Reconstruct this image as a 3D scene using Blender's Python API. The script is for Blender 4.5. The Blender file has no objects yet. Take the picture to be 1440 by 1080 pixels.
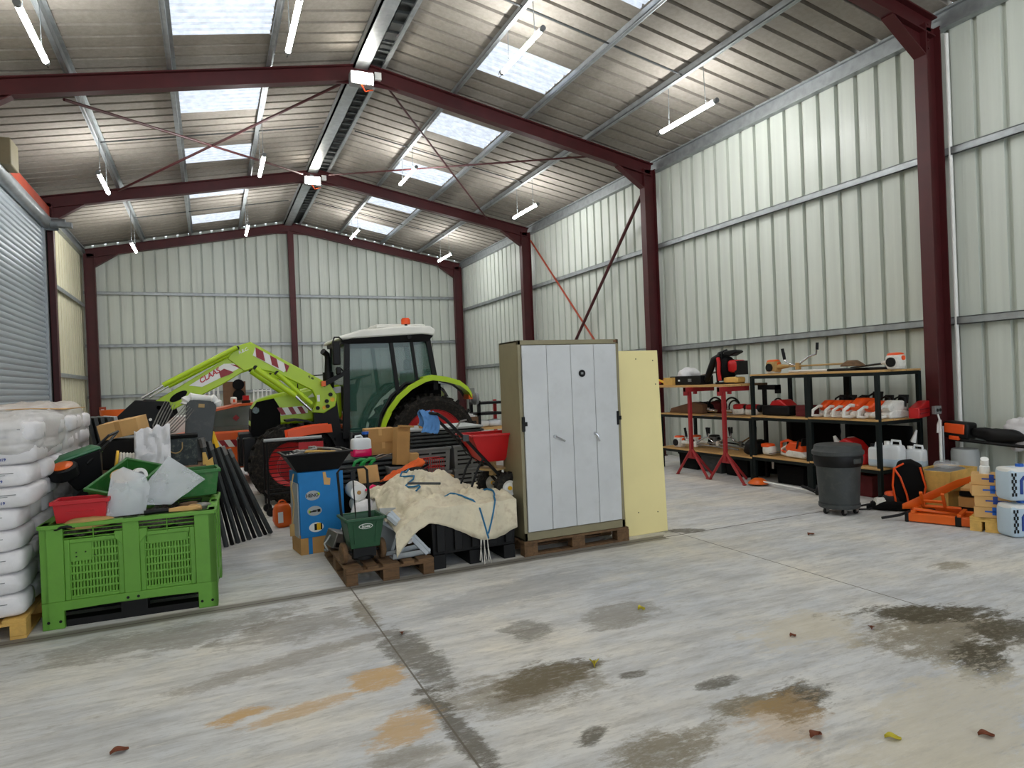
import bpy, math, random
from math import sin, cos, pi, radians as R
from mathutils import Vector as V, Matrix, noise
random.seed(7)
SC = bpy.context.scene
COL = SC.collection
# ------------------------------------------------------------------ mesh builder
def basis(d):
    d = V(d).normalized()
    a = V((0, 0, 1)) if abs(d.z) < .9 else V((1, 0, 0))
    u = d.cross(a).normalized()
    return u, d.cross(u).normalized()
class MB:
    def __init__(s):
        s.v = []; s.f = []; s.M = Matrix()
    def at(s, loc=(0, 0, 0), rot=(0, 0, 0)):
        from mathutils import Euler
        s.M = Matrix.Translation(loc) @ Euler(rot).to_matrix().to_4x4()
        return s
    def add(s, vs, fs):
        n = len(s.v)
        s.v += [s.M @ V(p) for p in vs]
        s.f += [[i + n for i in f] for f in fs]
        return s
    def box(s, x0, y0, z0, x1, y1, z1):
        vs = [(x, y, z) for z in (z0, z1) for y in (y0, y1) for x in (x0, x1)]
        return s.add(vs, [(0, 2, 3, 1), (4, 5, 7, 6), (0, 1, 5, 4), (2, 6, 7, 3), (0, 4, 6, 2), (1, 3, 7, 5)])
    def bc(s, c, d):
        return s.box(c[0] - d[0] / 2, c[1] - d[1] / 2, c[2] - d[2] / 2, c[0] + d[0] / 2, c[1] + d[1] / 2, c[2] + d[2] / 2)
    def loft(s, rings, cap=True, closed=True):
        n = len(rings[0]); vs = [p for r in rings for p in r]; fs = []
        m = n if closed else n - 1
        for i in range(len(rings) - 1):
            for j in range(m):
                a = i * n + j; b = i * n + (j + 1) % n
                fs.append((a, b, b + n, a + n))
        if cap and closed:
            fs.append(tuple(range(n))[::-1]); fs.append(tuple((len(rings) - 1) * n + j for j in range(n)))
        return s.add(vs, fs)
    def cyl(s, p0, p1, r0, r1=None, n=14, cap=True):
        r1 = r0 if r1 is None else r1
        p0, p1 = V(p0), V(p1); u, w = basis(p1 - p0)
        ring = lambda p, r: [p + (u * cos(2 * pi * i / n) + w * sin(2 * pi * i / n)) * r for i in range(n)]
        return s.loft([ring(p0, r0), ring(p1, r1)], cap)
    def tube(s, pts, r, n=8, closed=False):
        pts = [V(p) for p in pts]; rings = []; N = len(pts); u = None
        rr = r if isinstance(r, (list, tuple)) else [r] * N
        for i, p in enumerate(pts):
            a = pts[(i - 1) % N] if closed or i else p
            b = pts[(i + 1) % N] if closed or i < N - 1 else p
            d = (b - a).normalized()
            if u is None: u, w = basis(d)
            u = (u - d * u.dot(d)).normalized(); w = d.cross(u)
            rings.append([p + (u * cos(2 * pi * k / n) + w * sin(2 * pi * k / n)) * rr[i] for k in range(n)])
        if closed: rings.append(rings[0])
        return s.loft(rings, not closed)
    def lathe(s, prof, n=24, ax='z', c=(0, 0, 0)):
        rings = []
        for r, z in prof:
            ring = []
            for i in range(n):
                a = 2 * pi * i / n; x, y = r * cos(a), r * sin(a)
                p = {'z': (x, y, z), 'y': (x, z, -y), 'x': (z, x, y)}[ax]
                ring.append(V(p) + V(c))
            rings.append(ring)
        if prof[0][0] > .02 and abs(prof[0][0] - prof[-1][0]) < 1e-6:
            return s.loft(rings + [rings[0]], False)
        return s.loft(rings, True)
    def prism(s, poly, t0, t1, ax='y'):
        f = {'y': lambda a, b, t: (a, t, b), 'x': lambda a, b, t: (t, a, b), 'z': lambda a, b, t: (a, b, t)}[ax]
        return s.loft([[f(a, b, t0) for a, b in poly], [f(a, b, t1) for a, b in poly]])
    def ell(s, c, r, nu=14, nv=9, e=1.0, wob=0, seed=0):
        sg = lambda t: math.copysign(abs(t) ** e, t)
        rings = []
        for j in range(nv + 1):
            ph = -pi / 2 + pi * j / nv
            ph = max(-pi / 2 + .02, min(pi / 2 - .02, ph)); ring = []
            for i in range(nu):
                th = 2 * pi * i / nu
                p = V((sg(cos(ph)) * sg(cos(th)) * r[0], sg(cos(ph)) * sg(sin(th)) * r[1], sg(sin(ph)) * r[2]))
                if wob:
                    p *= 1 + wob * noise.noise(p * (1.2 / max(r)) * 3 + V((seed * 7.3, seed, 0)))
                ring.append(p + V(c))
            rings.append(ring)
        return s.loft(rings)
    def grid(s, fn, nu, nv, wrap=False):
        vs = [fn(i / nu, j / nv) for j in range(nv + 1) for i in range(nu + 1)]
        w = nu + 1
        return s.add(vs, [(j * w + i, j * w + i + 1, (j + 1) * w + i + 1, (j + 1) * w + i) for j in range(nv) for i in range(nu)])
    def frustum(s, a, b, z0, z1, th=0, off=(0, 0)):
        # open tapered tub: bottom a=(w,d), top b=(w,d); walls th thick, open at top
        q = lambda w, z, k: [(off[0] * k + sx * w[0] / 2, off[1] * k + sy * w[1] / 2, z) for sx, sy in ((-1, -1), (1, -1), (1, 1), (-1, 1))]
        if not th: return s.loft([q(a, z0, 0), q(b, z1, 1)])
        return s.loft([q(a, z0, 0), q(b, z1, 1), q((b[0] - 2 * th, b[1] - 2 * th), z1, 1), q((a[0] - 2 * th, a[1] - 2 * th), z0 + th, 0)])
def obj(name, mb, m, parent=None, loc=(0, 0, 0), rot=(0, 0, 0), bevel=0, smooth=True, solid=0, sub=0, ang=38):
    me = bpy.data.meshes.new(name)
    me.from_pydata([tuple(p) for p in mb.v], [], mb.f); me.update()
    if smooth:
        me.polygons.foreach_set('use_smooth', [True] * len(me.polygons))
        me.set_sharp_from_angle(angle=R(ang))
    o = bpy.data.objects.new(name, me); COL.objects.link(o)
    o.location = loc; o.rotation_euler = rot
    if m: me.materials.append(m)
    if parent: o.parent = parent
    if solid:
        d = o.modifiers.new('solid', 'SOLIDIFY'); d.thickness = solid; d.offset = 0
    if sub:
        d = o.modifiers.new('sub', 'SUBSURF'); d.levels = sub; d.render_levels = sub
    if bevel:
        d = o.modifiers.new('bev', 'BEVEL'); d.width = bevel; d.segments = 2; d.limit_method = 'ANGLE'; d.angle_limit = R(40)
    return o
def tag(o, label, cat, group=None, kind=None):
    o['label'] = label; o['category'] = cat
    if group: o['group'] = group
    if kind: o['kind'] = kind
    return o
def thing(name, label, cat, loc=(0, 0, 0), rz=0, group=None, rot=None):
    o = bpy.data.objects.new(name, None); COL.objects.link(o)
    o.location = loc; o.rotation_euler = rot or (0, 0, R(rz)); o.empty_display_size = .1
    return tag(o, label, cat, group)
def solo(name, label, cat, mb, m, loc=(0, 0, 0), rz=0, group=None, kind=None, **k):
    return tag(obj(name, mb, m, None, loc, k.pop('rot', (0, 0, R(rz))), **k), label, cat, group, kind)
def struct(name, mb, m, parent=None, **k):
    o = obj(name, mb, m, parent, **k)
    if not parent: o['kind'] = 'structure'
    return o
def dup(root, label, loc, rot=None, group=None):
    def rec(o, par):
        c = o.copy(); COL.objects.link(c); c.parent = par
        for ch in list(o.children): rec(ch, c)
        return c
    r = rec(root, None); r.location = loc; r['label'] = label
    if rot is not None: r.rotation_euler = rot
    if group: r['group'] = group
    return r
def text(body, size, m, parent, loc, rot=(R(90), 0, 0), ext=.001, name='lettering', shear=0, sx=1):
    cu = bpy.data.curves.new(name, 'FONT'); cu.body = body; cu.size = size; cu.extrude = ext
    cu.align_x = 'CENTER'; cu.align_y = 'CENTER'; cu.shear = shear; cu.resolution_u = 3; cu.offset = size * .025
    t = bpy.data.objects.new('tmp', cu); COL.objects.link(t)
    me = bpy.data.meshes.new_from_object(t.evaluated_get(bpy.context.evaluated_depsgraph_get()))
    bpy.data.objects.remove(t); me.materials.clear(); me.materials.append(m)
    o = bpy.data.objects.new(name, me); COL.objects.link(o); o.parent = parent
    o.location = loc; o.rotation_euler = rot; o.scale = (sx, 1, 1)
    return o
def arc(c, r, a0, a1, n=10, ax='y'):
    out = []
    for i in range(n + 1):
        a = R(a0 + (a1 - a0) * i / n); p, q = r * cos(a), r * sin(a)
        out.append({'y': (c[0] + p, c[1], c[2] + q), 'x': (c[0], c[1] + p, c[2] + q), 'z': (c[0] + p, c[1] + q, c[2])}[ax])
    return out
# ------------------------------------------------------------------ materials
def lin(c):
    return tuple((x / 12.92 if x <= .04045 else ((x + .055) / 1.055) ** 2.4) for x in (v / 255 for v in c)) + (1,)
def mat(name, rgb, rough=.55, metal=0, var=.12, scale=6, bump=.0, bscale=40, stretch=None, dirt=0, dirtc=(60, 50, 40), spec=.5, alpha=None, trans=0, ior=1.45):
    m = bpy.data.materials.new(name); m.use_nodes = True
    nt = m.node_tree; N, L = nt.nodes, nt.links; b = N['Principled BSDF']
    b.inputs['Roughness'].default_value = rough; b.inputs['Metallic'].default_value = metal
    b.inputs['Specular IOR Level'].default_value = spec
    c = lin(rgb); b.inputs['Base Color'].default_value = c
    tc = N.new('ShaderNodeTexCoord'); mp = N.new('ShaderNodeMapping'); L.new(tc.outputs['Object'], mp.inputs[0])
    if stretch: mp.inputs['Scale'].default_value = stretch
    if var:
        nz = N.new('ShaderNodeTexNoise'); nz.inputs['Scale'].default_value = scale; nz.inputs['Detail'].default_value = 5
        L.new(mp.outputs[0], nz.inputs['Vector'])
        rp = N.new('ShaderNodeValToRGB'); L.new(nz.outputs['Fac'], rp.inputs[0])
        rp.color_ramp.elements[0].position = .3; rp.color_ramp.elements[1].position = .7
        rp.color_ramp.elements[0].color = tuple(x * (1 - var) for x in c[:3]) + (1,)
        rp.color_ramp.elements[1].color = tuple(min(1, x * (1 + var)) for x in c[:3]) + (1,)
        out = rp.outputs[0]
        if dirt:
            n2 = N.new('ShaderNodeTexNoise'); n2.inputs['Scale'].default_value = scale * 2.3; n2.inputs['Detail'].default_value = 8; n2.inputs['Roughness'].default_value = .7
            L.new(mp.outputs[0], n2.inputs['Vector'])
            r2 = N.new('ShaderNodeValToRGB'); r2.color_ramp.elements[0].position = .5; r2.color_ramp.elements[1].position = .68
            r2.color_ramp.elements[0].color = (0, 0, 0, 1); r2.color_ramp.elements[1].color = (dirt,) * 3 + (1,)
            L.new(n2.outputs['Fac'], r2.inputs[0])
            mx = N.new('ShaderNodeMix'); mx.data_type = 'RGBA'; L.new(r2.outputs[0], mx.inputs[0]); L.new(out, mx.inputs[6])
            mx.inputs[7].default_value = lin(dirtc); out = mx.outputs[2]
        L.new(out, b.inputs['Base Color'])
    if bump:
        n3 = N.new('ShaderNodeTexNoise'); n3.inputs['Scale'].default_value = bscale; n3.inputs['Detail'].default_value = 4
        L.new(mp.outputs[0], n3.inputs['Vector'])
        bp = N.new('ShaderNodeBump'); bp.inputs['Strength'].default_value = bump; bp.inputs['Distance'].default_value = .02
        L.new(n3.outputs['Fac'], bp.inputs['Height']); L.new(bp.outputs[0], b.inputs['Normal'])
    if alpha is not None: b.inputs['Alpha'].default_value = alpha
    if trans:
        b.inputs['Transmission Weight'].default_value = trans; b.inputs['IOR'].default_value = ior
    return m
def emis(name, rgb, s):
    m = bpy.data.materials.new(name); m.use_nodes = True; b = m.node_tree.nodes['Principled BSDF']
    b.inputs['Base Color'].default_value = lin(rgb); b.inputs['Emission Color'].default_value = lin(rgb); b.inputs['Emission Strength'].default_value = s
    return m
K = dict(
    wall=mat('cladding_sheet', (200, 206, 197), .36, 0, .06, 9, stretch=(1, 1, .03), bump=.25, bscale=22),
    cream=mat('warm_lit_cladding', (222, 216, 188), .4, 0, .06, 9, stretch=(1, 1, .03), bump=.25, bscale=22),  # same cladding; warm light on the left wall is put into the colour
    roof=mat('roof_sheet_felt', (146, 140, 131), .85, 0, .1, 14, bump=.1, bscale=60, dirt=.2, dirtc=(112, 102, 86)),
    red=mat('oxide_red_steel', (70, 18, 21), .5, 0, .15, 4),
    orangesteel=mat('orange_primer_steel', (160, 62, 36), .6, 0, .1, 4),
    galv=mat('galvanised_steel', (158, 163, 165), .4, .6, .15, 8),
    galvd=mat('dull_galvanised', (120, 126, 128), .5, .5, .15, 8),
    shutter=mat('roller_shutter_steel', (172, 181, 188), .38, .45, .08, 2, stretch=(1, .2, 1)),
    black=mat('black_plastic', (13, 13, 14), .5, 0, .2, 10, spec=.28),
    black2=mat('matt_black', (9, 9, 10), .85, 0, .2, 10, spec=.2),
    rubber=mat('tyre_rubber', (30, 28, 26), .85, 0, .3, 12, dirt=.55, dirtc=(84, 76, 64), spec=.25),
    lime=mat('lime_paint', (172, 204, 22), .35, 0, .05, 3),
    white=mat('white_paint', (232, 232, 228), .4, 0, .04, 4),
    offwhite=mat('cab_roof_white', (226, 226, 218), .45, 0, .05, 3),
    bred=mat('bright_red', (190, 22, 26), .4, 0, .08, 5),
    dred=mat('marking_red', (140, 18, 30), .45, 0, .08, 5),
    glassd=mat('tinted_glass', (62, 104, 92), .05, 0, 0, spec=.8, alpha=.42),
    glasscar=mat('dark_car_glass', (34, 52, 46), .06, 0, 0, spec=.8, alpha=.8),
    chrome=mat('bright_metal', (205, 205, 208), .22, 1, .05, 5),
    steel=mat('worn_steel', (140, 138, 134), .45, .7, .2, 10, dirt=.3),
    orange=mat('orange_paint', (222, 96, 18), .4, 0, .08, 5),
    carorange=mat('orange_car_paint', (224, 92, 24), .28, 0, .03, 3),
    sorange=mat('saw_orange', (236, 84, 22), .4, 0, .06, 5),
    swhite=mat('saw_white', (226, 224, 216), .45, 0, .1, 8, dirt=.3, dirtc=(120, 110, 96)),
    bingreen=mat('bin_green', (96, 152, 50), .5, 0, .07, 3, dirt=.12, dirtc=(60, 84, 40)),
    crategreen=mat('crate_green', (44, 112, 46), .5, 0, .1, 5, dirt=.25, dirtc=(120, 124, 96)),
    dgreen=mat('dark_green_plastic', (24, 74, 44), .4, 0, .1, 5),
    card=mat('cardboard', (186, 142, 84), .8, 0, .1, 5),
    card2=mat('pale_cardboard', (208, 164, 104), .8, 0, .1, 5),
    wood=mat('pallet_wood', (150, 112, 68), .8, 0, .22, 9, stretch=(.3, 2, 2), dirt=.35, dirtc=(70, 50, 34)),
    woodd=mat('dirty_pallet_wood', (104, 78, 52), .85, 0, .3, 9, stretch=(2, .4, 2), dirt=.5, dirtc=(48, 38, 30)),
    pine=mat('shelf_board', (200, 158, 98), .7, 0, .15, 8, stretch=(2, .3, 2), dirt=.25, dirtc=(110, 80, 50)),
    yelwood=mat('new_pallet_wood', (214, 172, 92), .75, 0, .15, 8, dirt=.2, dirtc=(140, 100, 50)),
    sack=mat('white_sack_film', (222, 220, 222), .42, 0, .06, 7, bump=.35, bscale=14),
    blue=mat('blue_print_card', (18, 122, 190), .6, 0, .07, 6),
    greyp=mat('grey_plastic', (120, 122, 122), .5, 0, .1, 6),
    dgreyp=mat('dark_grey_plastic', (56, 60, 60), .55, 0, .12, 6, dirt=.2, dirtc=(110, 106, 98)),
    lgrey=mat('light_grey_panel', (168, 172, 172), .55, 0, .06, 4),
    tarp=mat('woven_tarpaulin', (216, 206, 180), .75, 0, .12, 5, bump=.3, bscale=18, dirt=.35, dirtc=(150, 118, 86)),
    rope=mat('blue_rope', (40, 110, 150), .8, 0, .15, 30),
    wrope=mat('white_rope', (216, 212, 202), .85, 0, .12, 30),
    cabinet=mat('grey_cabinet_paint', (200, 202, 203), .5, 0, .05, 3, dirt=.12, dirtc=(150, 148, 146)),
    cabside=mat('khaki_cabinet_paint', (134, 126, 98), .55, 0, .08, 3, dirt=.15, dirtc=(100, 84, 60)),
    creamp=mat('cream_panel', (236, 222, 160), .55, 0, .03, 2),
    tan=mat('tan_edge_board', (168, 140, 92), .7, 0, .08, 4),
    postg=mat('dark_green_post', (13, 23, 22), .55, 0, .1, 5, spec=.25),
    stand=mat('red_stand_paint', (158, 34, 38), .5, 0, .12, 8, dirt=.3, dirtc=(110, 60, 50)),
    pink=mat('pink_fluid', (232, 24, 96), .25, 0, .03, 5),
    bluecap=mat('blue_cap', (22, 92, 188), .4, 0, .05, 5),
    cloth=mat('blue_cloth', (84, 132, 186), .9, 0, .15, 10, bump=.3),
    gtool=mat('green_grip', (20, 142, 62), .45, 0, .06, 5),
    film=mat('clear_plastic_film', (232, 236, 240), .22, 0, .04, 6, bump=.5, bscale=9, alpha=.3),
    wrap=mat('stretch_wrap_film', (236, 234, 232), .28, 0, .05, 6, bump=.6, bscale=9, alpha=.5),
    jug=mat('milky_plastic', (226, 230, 232), .35, 0, .04, 6),
    jugblue=mat('blue_tint_jug', (188, 206, 220), .3, 0, .05, 6),
    navy=mat('navy_print', (22, 58, 140), .5, 0, .05, 6),
    yellow=mat('yellow_plastic', (236, 184, 30), .45, 0, .08, 6),
    brown=mat('brown_sheet', (110, 78, 52), .7, 0, .15, 8),
    leather=mat('tan_cloth', (176, 142, 88), .85, 0, .15, 8),
    maroon=mat('maroon_fabric', (96, 26, 30), .85, 0, .2, 8),
    orangecloth=mat('orange_fabric', (226, 100, 40), .85, 0, .12, 8),
    redcrate=mat('red_crate', (186, 16, 30), .45, 0, .06, 6),
    worncrate=mat('worn_black_box', (40, 48, 50), .7, 0, .3, 9, dirt=.7, dirtc=(112, 118, 104)),
    lidgreen=mat('worn_green_lid', (52, 108, 70), .35, 0, .1, 5, dirt=.2, dirtc=(110, 130, 110)),
    leafb=mat('dry_leaf', (120, 62, 34), .8, 0, .2, 20), leafy=mat('yellow_leaf', (196, 180, 50), .8, 0, .15, 20),
    copper=mat('copper_coil', (150, 62, 40), .4, .5, .15, 10),
)
K['tube'] = emis('lit_tube', (252, 252, 251), 60)
K['flood'] = emis('lit_floodlight', (255, 250, 240), 40)
ORD = 'bottom second third fourth fifth sixth seventh eighth ninth tenth'.split()
# ------------------------------------------------------------------ the hall
XR, XL, XM, YB, YN = 8.795, -3.39, 2.70, 23.72, -8.0
FR = [-6.453, -.453, 5.547, 11.547, 17.547, 23.42]
SL = .1935
zt = lambda x: 7.286 - SL * abs(x - XM)
zs = lambda x: zt(x) + .16
def sheet(mb, O, u, v, n, W, top, pitch=.333, gw=.075, gd=.06, v0=0, first=.17):
    O, u, v, n = V(O), V(u), V(v), V(n)
    pr = [(0, 0)]; a = first
    while a + gw < W:
        pr += [(a, 0), (a + gw * .08, gd), (a + gw * .92, gd), (a + gw, 0)]; a += pitch
    pr.append((W, 0))
    rows = [[O + u * p + n * d + v * v0 for p, d in pr], [O + u * p + n * d + v * (top(p) if callable(top) else top) for p, d in pr]]
    return mb.loft(rows, False, False)
# floor with concrete, joints, oil stains
def floor_mat():
    m = bpy.data.materials.new('concrete_slab'); m.use_nodes = True; nt = m.node_tree; N, L = nt.nodes, nt.links
    b = N['Principled BSDF']; b.inputs['Roughness'].default_value = .62; b.inputs['Specular IOR Level'].default_value = .35
    tc = N.new('ShaderNodeTexCoord'); P = tc.outputs['Object']
    def nz(scale, det=6, rough=.6, st=None, rz=0):
        src = P
        if st:
            mp = N.new('ShaderNodeMapping'); mp.inputs['Scale'].default_value = st; mp.inputs['Rotation'].default_value = (0, 0, R(rz)); L.new(P, mp.inputs[0]); src = mp.outputs[0]
        t = N.new('ShaderNodeTexNoise'); t.inputs['Scale'].default_value = scale; t.inputs['Detail'].default_value = det; t.inputs['Roughness'].default_value = rough
        L.new(src, t.inputs['Vector']); return t
    def mth(op, a, c=None, clamp=False):
        t = N.new('ShaderNodeMath'); t.operation = op; t.use_clamp = clamp
        for i, x in enumerate((a, c)):
            if x is None: continue
            if isinstance(x, (int, float)): t.inputs[i].default_value = x
            else: L.new(x, t.inputs[i])
        return t.outputs[0]
    def ramp(f, *st):
        r = N.new('ShaderNodeValToRGB'); L.new(f, r.inputs[0]); e = r.color_ramp.elements
        while len(e) < len(st): e.new(.5)
        for k, (p, c) in enumerate(st): e[k].position = p; e[k].color = c if len(c) == 4 else lin(c)
        return r.outputs[0]
    def mix(f, a, c):
        t = N.new('ShaderNodeMix'); t.data_type = 'RGBA'; L.new(f, t.inputs[0]); L.new(a, t.inputs[6])
        if isinstance(c, tuple): t.inputs[7].default_value = lin(c)
        else: L.new(c, t.inputs[7])
        return t.outputs[2]
    g = lambda x: (x, x, x, 1)
    base = ramp(nz(.8, 8).outputs['Fac'], (.32, (194, 198, 203)), (.5, (213, 213, 211)), (.68, (228, 222, 208)))
    scr = ramp(nz(2.2, 8, .75, (.6, 3.2, 1), 14).outputs['Fac'], (.42, g(0)), (.68, g(.55)))
    base = mix(scr, base, (142, 140, 136))
    pale = ramp(nz(1.3, 8, .7, (.7, 1.8, 1), -20).outputs['Fac'], (.54, g(0)), (.72, g(.6)))
    base = mix(pale, base, (216, 210, 196))
    fine = ramp(nz(9, 9, .8, (.5, 2.2, 1), 12).outputs['Fac'], (.36, g(.5)), (.5, g(0)))
    base = mix(fine, base, (150, 146, 138))
    fin2 = ramp(nz(5, 9, .75, (.5, 2.4, 1), -8).outputs['Fac'], (.55, g(0)), (.66, g(.5)))
    base = mix(fin2, base, (228, 224, 214))
    spk = ramp(nz(30, 6, .8).outputs['Fac'], (.6, g(0)), (.72, g(.5)))
    base = mix(spk, base, (128, 120, 108))
    sx = N.new('ShaderNodeSeparateXYZ'); L.new(P, sx.inputs[0])
    wob = nz(1.7, 9, .72).outputs['Fac']; wob2 = nz(7, 8, .75, (.5, 1.6, 1), 18).outputs['Fac']
    wob3 = nz(26, 6, .8, (.6, 1.4, 1), 25).outputs['Fac']
    grain = ramp(mth('ADD', mth('MULTIPLY', wob3, .6), mth('MULTIPLY', wob2, .4)), (.38, g(.5)), (.5, g(1)))
    def stain(x, y, rx, ry, rz, col, amt, edge=.35):
        nonlocal base
        mp = N.new('ShaderNodeMapping'); mp.vector_type = 'TEXTURE'
        mp.inputs['Location'].default_value = (x, y, 0); mp.inputs['Rotation'].default_value = (0, 0, R(rz)); mp.inputs['Scale'].default_value = (rx, ry, 1)
        L.new(P, mp.inputs[0])
        ln = N.new('ShaderNodeVectorMath'); ln.operation = 'LENGTH'; L.new(mp.outputs[0], ln.inputs[0])
        d = mth('ADD', ln.outputs['Value'], mth('MULTIPLY', mth('SUBTRACT', wob, .5), 2.6))
        d = mth('ADD', d, mth('MULTIPLY', mth('SUBTRACT', wob2, .5), 2.6)); d = mth('ADD', d, mth('MULTIPLY', mth('SUBTRACT', wob3, .5), 1.1))
        f = ramp(d, (max(0, 1 - edge), g(amt)), (1.0, g(0)))
        f = mth('MULTIPLY', f, grain)
        base = mix(f, base, col)
    dk, br, tn = (74, 66, 46), (112, 98, 66), (196, 160, 108)
    for s in ((4.15, 2.75, .62, .42, 10, br, .75), (4.4, 2.98, .55, .18, -25, dk, .95), (4.0, 2.42, .4, .16, 30, dk, .95), (4.55, 2.55, .45, .17, -10, dk, .9),
              (2.66, 2.52, .28, .16, 15, dk, .95), (2.45, 2.62, .24, .12, 0, br, .8), (2.5, 2.45, .34, .2, 20, tn, .45),
              (1.65, 3.42, .42, .18, 15, dk, .9), (1.5, 3.35, .55, .3, 10, br, .6), (1.9, 4.13, .2, .2, 0, dk, .6),
              (1.85, 2.5, .34, .22, 0, br, .75), (1.6, 2.75, .14, .07, 30, dk, .85), (2.46, 2.88, .13, .07, 0, dk, .8), (2.13, 3.2, .1, .05, 0, dk, .8),
              (2.63, 4.05, .38, .2, 10, (130, 124, 112), .7), (1.12, 4.05, .16, .55, 3, dk, .75), (1.05, 3.1, .08, .5, 3, dk, .8), (1.0, 5.1, .1, .35, 0, br, .7),
              (.09, 3.8, .2, .08, 15, tn, .95), (.35, 3.7, .3, .08, 10, tn, .7), (.84, 3.88, .2, .14, 0, tn, .9), (.8, 3.25, .24, .16, 10, tn, .8), (.75, 3.0, .2, .1, 0, br, .5),
              (5.6, 3.6, .2, .1, 0, br, .6), (-.3, 5.3, 1.0, .3, 6, (124, 118, 106), .65), (.5, 5.0, .5, .3, 10, (120, 112, 98), .55), (4.6, 5.85, .3, .12, -30, dk, .8),
              (.3, 4.4, .8, .12, 14, (130, 120, 104), .6), (3.4, 3.2, .5, .3, 0, (206, 196, 172), .6), (3.1, 2.0, .9, .35, 20, (206, 198, 178), .7), (2.2, 4.9, 1.1, .3, 10, (152, 154, 156), .5)):
        stain(*s)
    # saw-cut joints
    def joint(src, at, w, col, amt):
        nonlocal base
        d = mth('ABSOLUTE', mth('SUBTRACT', src, at))
        f = ramp(mth('DIVIDE', d, w), (.6, g(amt)), (1, g(0)))
        if w > .05: f = mth('MULTIPLY', f, mth('LESS_THAN', mth('ADD', sx.outputs[0], wob), 4.9))
        base = mix(f, base, col)
    wy = mth('ADD', sx.outputs[1], mth('MULTIPLY', mth('SUBTRACT', wob, .5), .08))
    joint(wy, 5.73, .1, (104, 97, 86), .8)
    for y in (5.72, 11.7, 17.7, -.2): joint(sx.outputs[1], y, .012, (84, 78, 70), .95)
    for x in (1.02, 4.5): joint(sx.outputs[0], x, .007, (96, 88, 76), .9)
    L.new(base, b.inputs['Base Color'])
    bp = N.new('ShaderNodeBump'); bp.inputs['Strength'].default_value = .12; bp.inputs['Distance'].default_value = .02
    L.new(wob2, bp.inputs['Height']); L.new(bp.outputs[0], b.inputs['Normal'])
    return m
K['floor'] = floor_mat()
struct('floor', MB().box(XL - .06, YN, -.1, XR + .06, YB + .06, 0), K['floor'], smooth=False)
struct('wall_right', sheet(MB(), (XR, YN, 0), (0, 1, 0), (0, 0, 1), (1, 0, 0), YB - YN, zs(XR) + .02, first=.095), K['wall'])
struct('wall_back', sheet(MB(), (XL, YB, 0), (1, 0, 0), (0, 0, 1), (0, 1, 0), XR - XL, lambda p: zs(XL + p), gw=.06, first=.28), K['wall'])
wl = MB(); sheet(wl, (XL, 17.45, 0), (0, 1, 0), (0, 0, 1), (-1, 0, 0), YB - 17.45, zs(XL))
struct('wall_left', wl, K['cream'])
struct('wall_left_near', sheet(MB(), (XL, YN, 0), (0, 1, 0), (0, 0, 1), (-1, 0, 0), 11.7 - YN, zs(XL)), K['cream'])
struct('wall_left_above', sheet(MB(), (XL, 11.7, 0), (0, 1, 0), (0, 0, 1), (-1, 0, 0), 17.45 - 11.7, zs(XL), v0=5.5), K['cream'])
# roof: three bands per slope, the middle one with translucent skylights
SKY = [4.3, 7.25, 10.2, 13.15, 16.1, 19.05, 22.0]
for sgn in (-1, 1):
    mb = MB(); D = [0, 1.66, 3.02, 6.15]
    nrm = V((sgn * SL, 0, 1)).normalized(); vv = V((sgn, 0, -SL))
    def band(mb, d0, d1, y0, y1, first):
        sheet(mb, (XM, y0, zs(XM)), (0, 1, 0), vv, nrm, y1 - y0, d1, v0=d0, gw=.07, gd=.11, first=first)
    off = lambda y: (.333 - ((y - YN) % .333)) % .333 + .02
    band(mb, D[0], D[1], YN, YB, .02); band(mb, D[2], D[3], YN, YB, .02)
    ys = YN
    for c in SKY + [None]:
        ye = c - .5 if c else YB
        band(mb, D[1], D[2], ys, ye, off(ys)); ys = c + .5 if c else None
    struct('ceiling_' + ('left' if sgn < 0 else 'right'), mb, K['roof'])
    for c in SKY:
        w = MB(); sheet(w, (XM, c - .5, zs(XM)), (0, 1, 0), vv, nrm, 1.0, D[2], pitch=.1665, gw=.08, gd=.05, v0=D[1], first=.05)
        K.setdefault('sky', None)
        if K['sky'] is None:
            m = bpy.data.materials.new('translucent_rooflight'); m.use_nodes = True; nt = m.node_tree; b = nt.nodes['Principled BSDF']
            b.inputs['Base Color'].default_value = lin((120, 126, 134)); b.inputs['Roughness'].default_value = .5
            b.inputs['Emission Color'].default_value = lin((226, 236, 250))
            n = nt.nodes.new('ShaderNodeTexNoise'); n.inputs['Scale'].default_value = 9; n.inputs['Detail'].default_value = 8
            tc = nt.nodes.new('ShaderNodeTexCoord'); nt.links.new(tc.outputs['Object'], n.inputs['Vector'])
            mr = nt.nodes.new('ShaderNodeMapRange'); mr.inputs[1].default_value = .35; mr.inputs[2].default_value = .65; mr.inputs[3].default_value = .46; mr.inputs[4].default_value = .66
            nt.links.new(n.outputs['Fac'], mr.inputs[0]); nt.links.new(mr.outputs[0], b.inputs['Emission Strength'])
            K['sky'] = m
        struct('window_%d' % (SKY.index(c) + 1 + (7 if sgn > 0 else 0)), w, K['sky'])
TRN = [0]
def trim(mb, m, **k):
    TRN[0] += 1
    return struct('trim_%d' % TRN[0], mb, m, **k)
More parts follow.
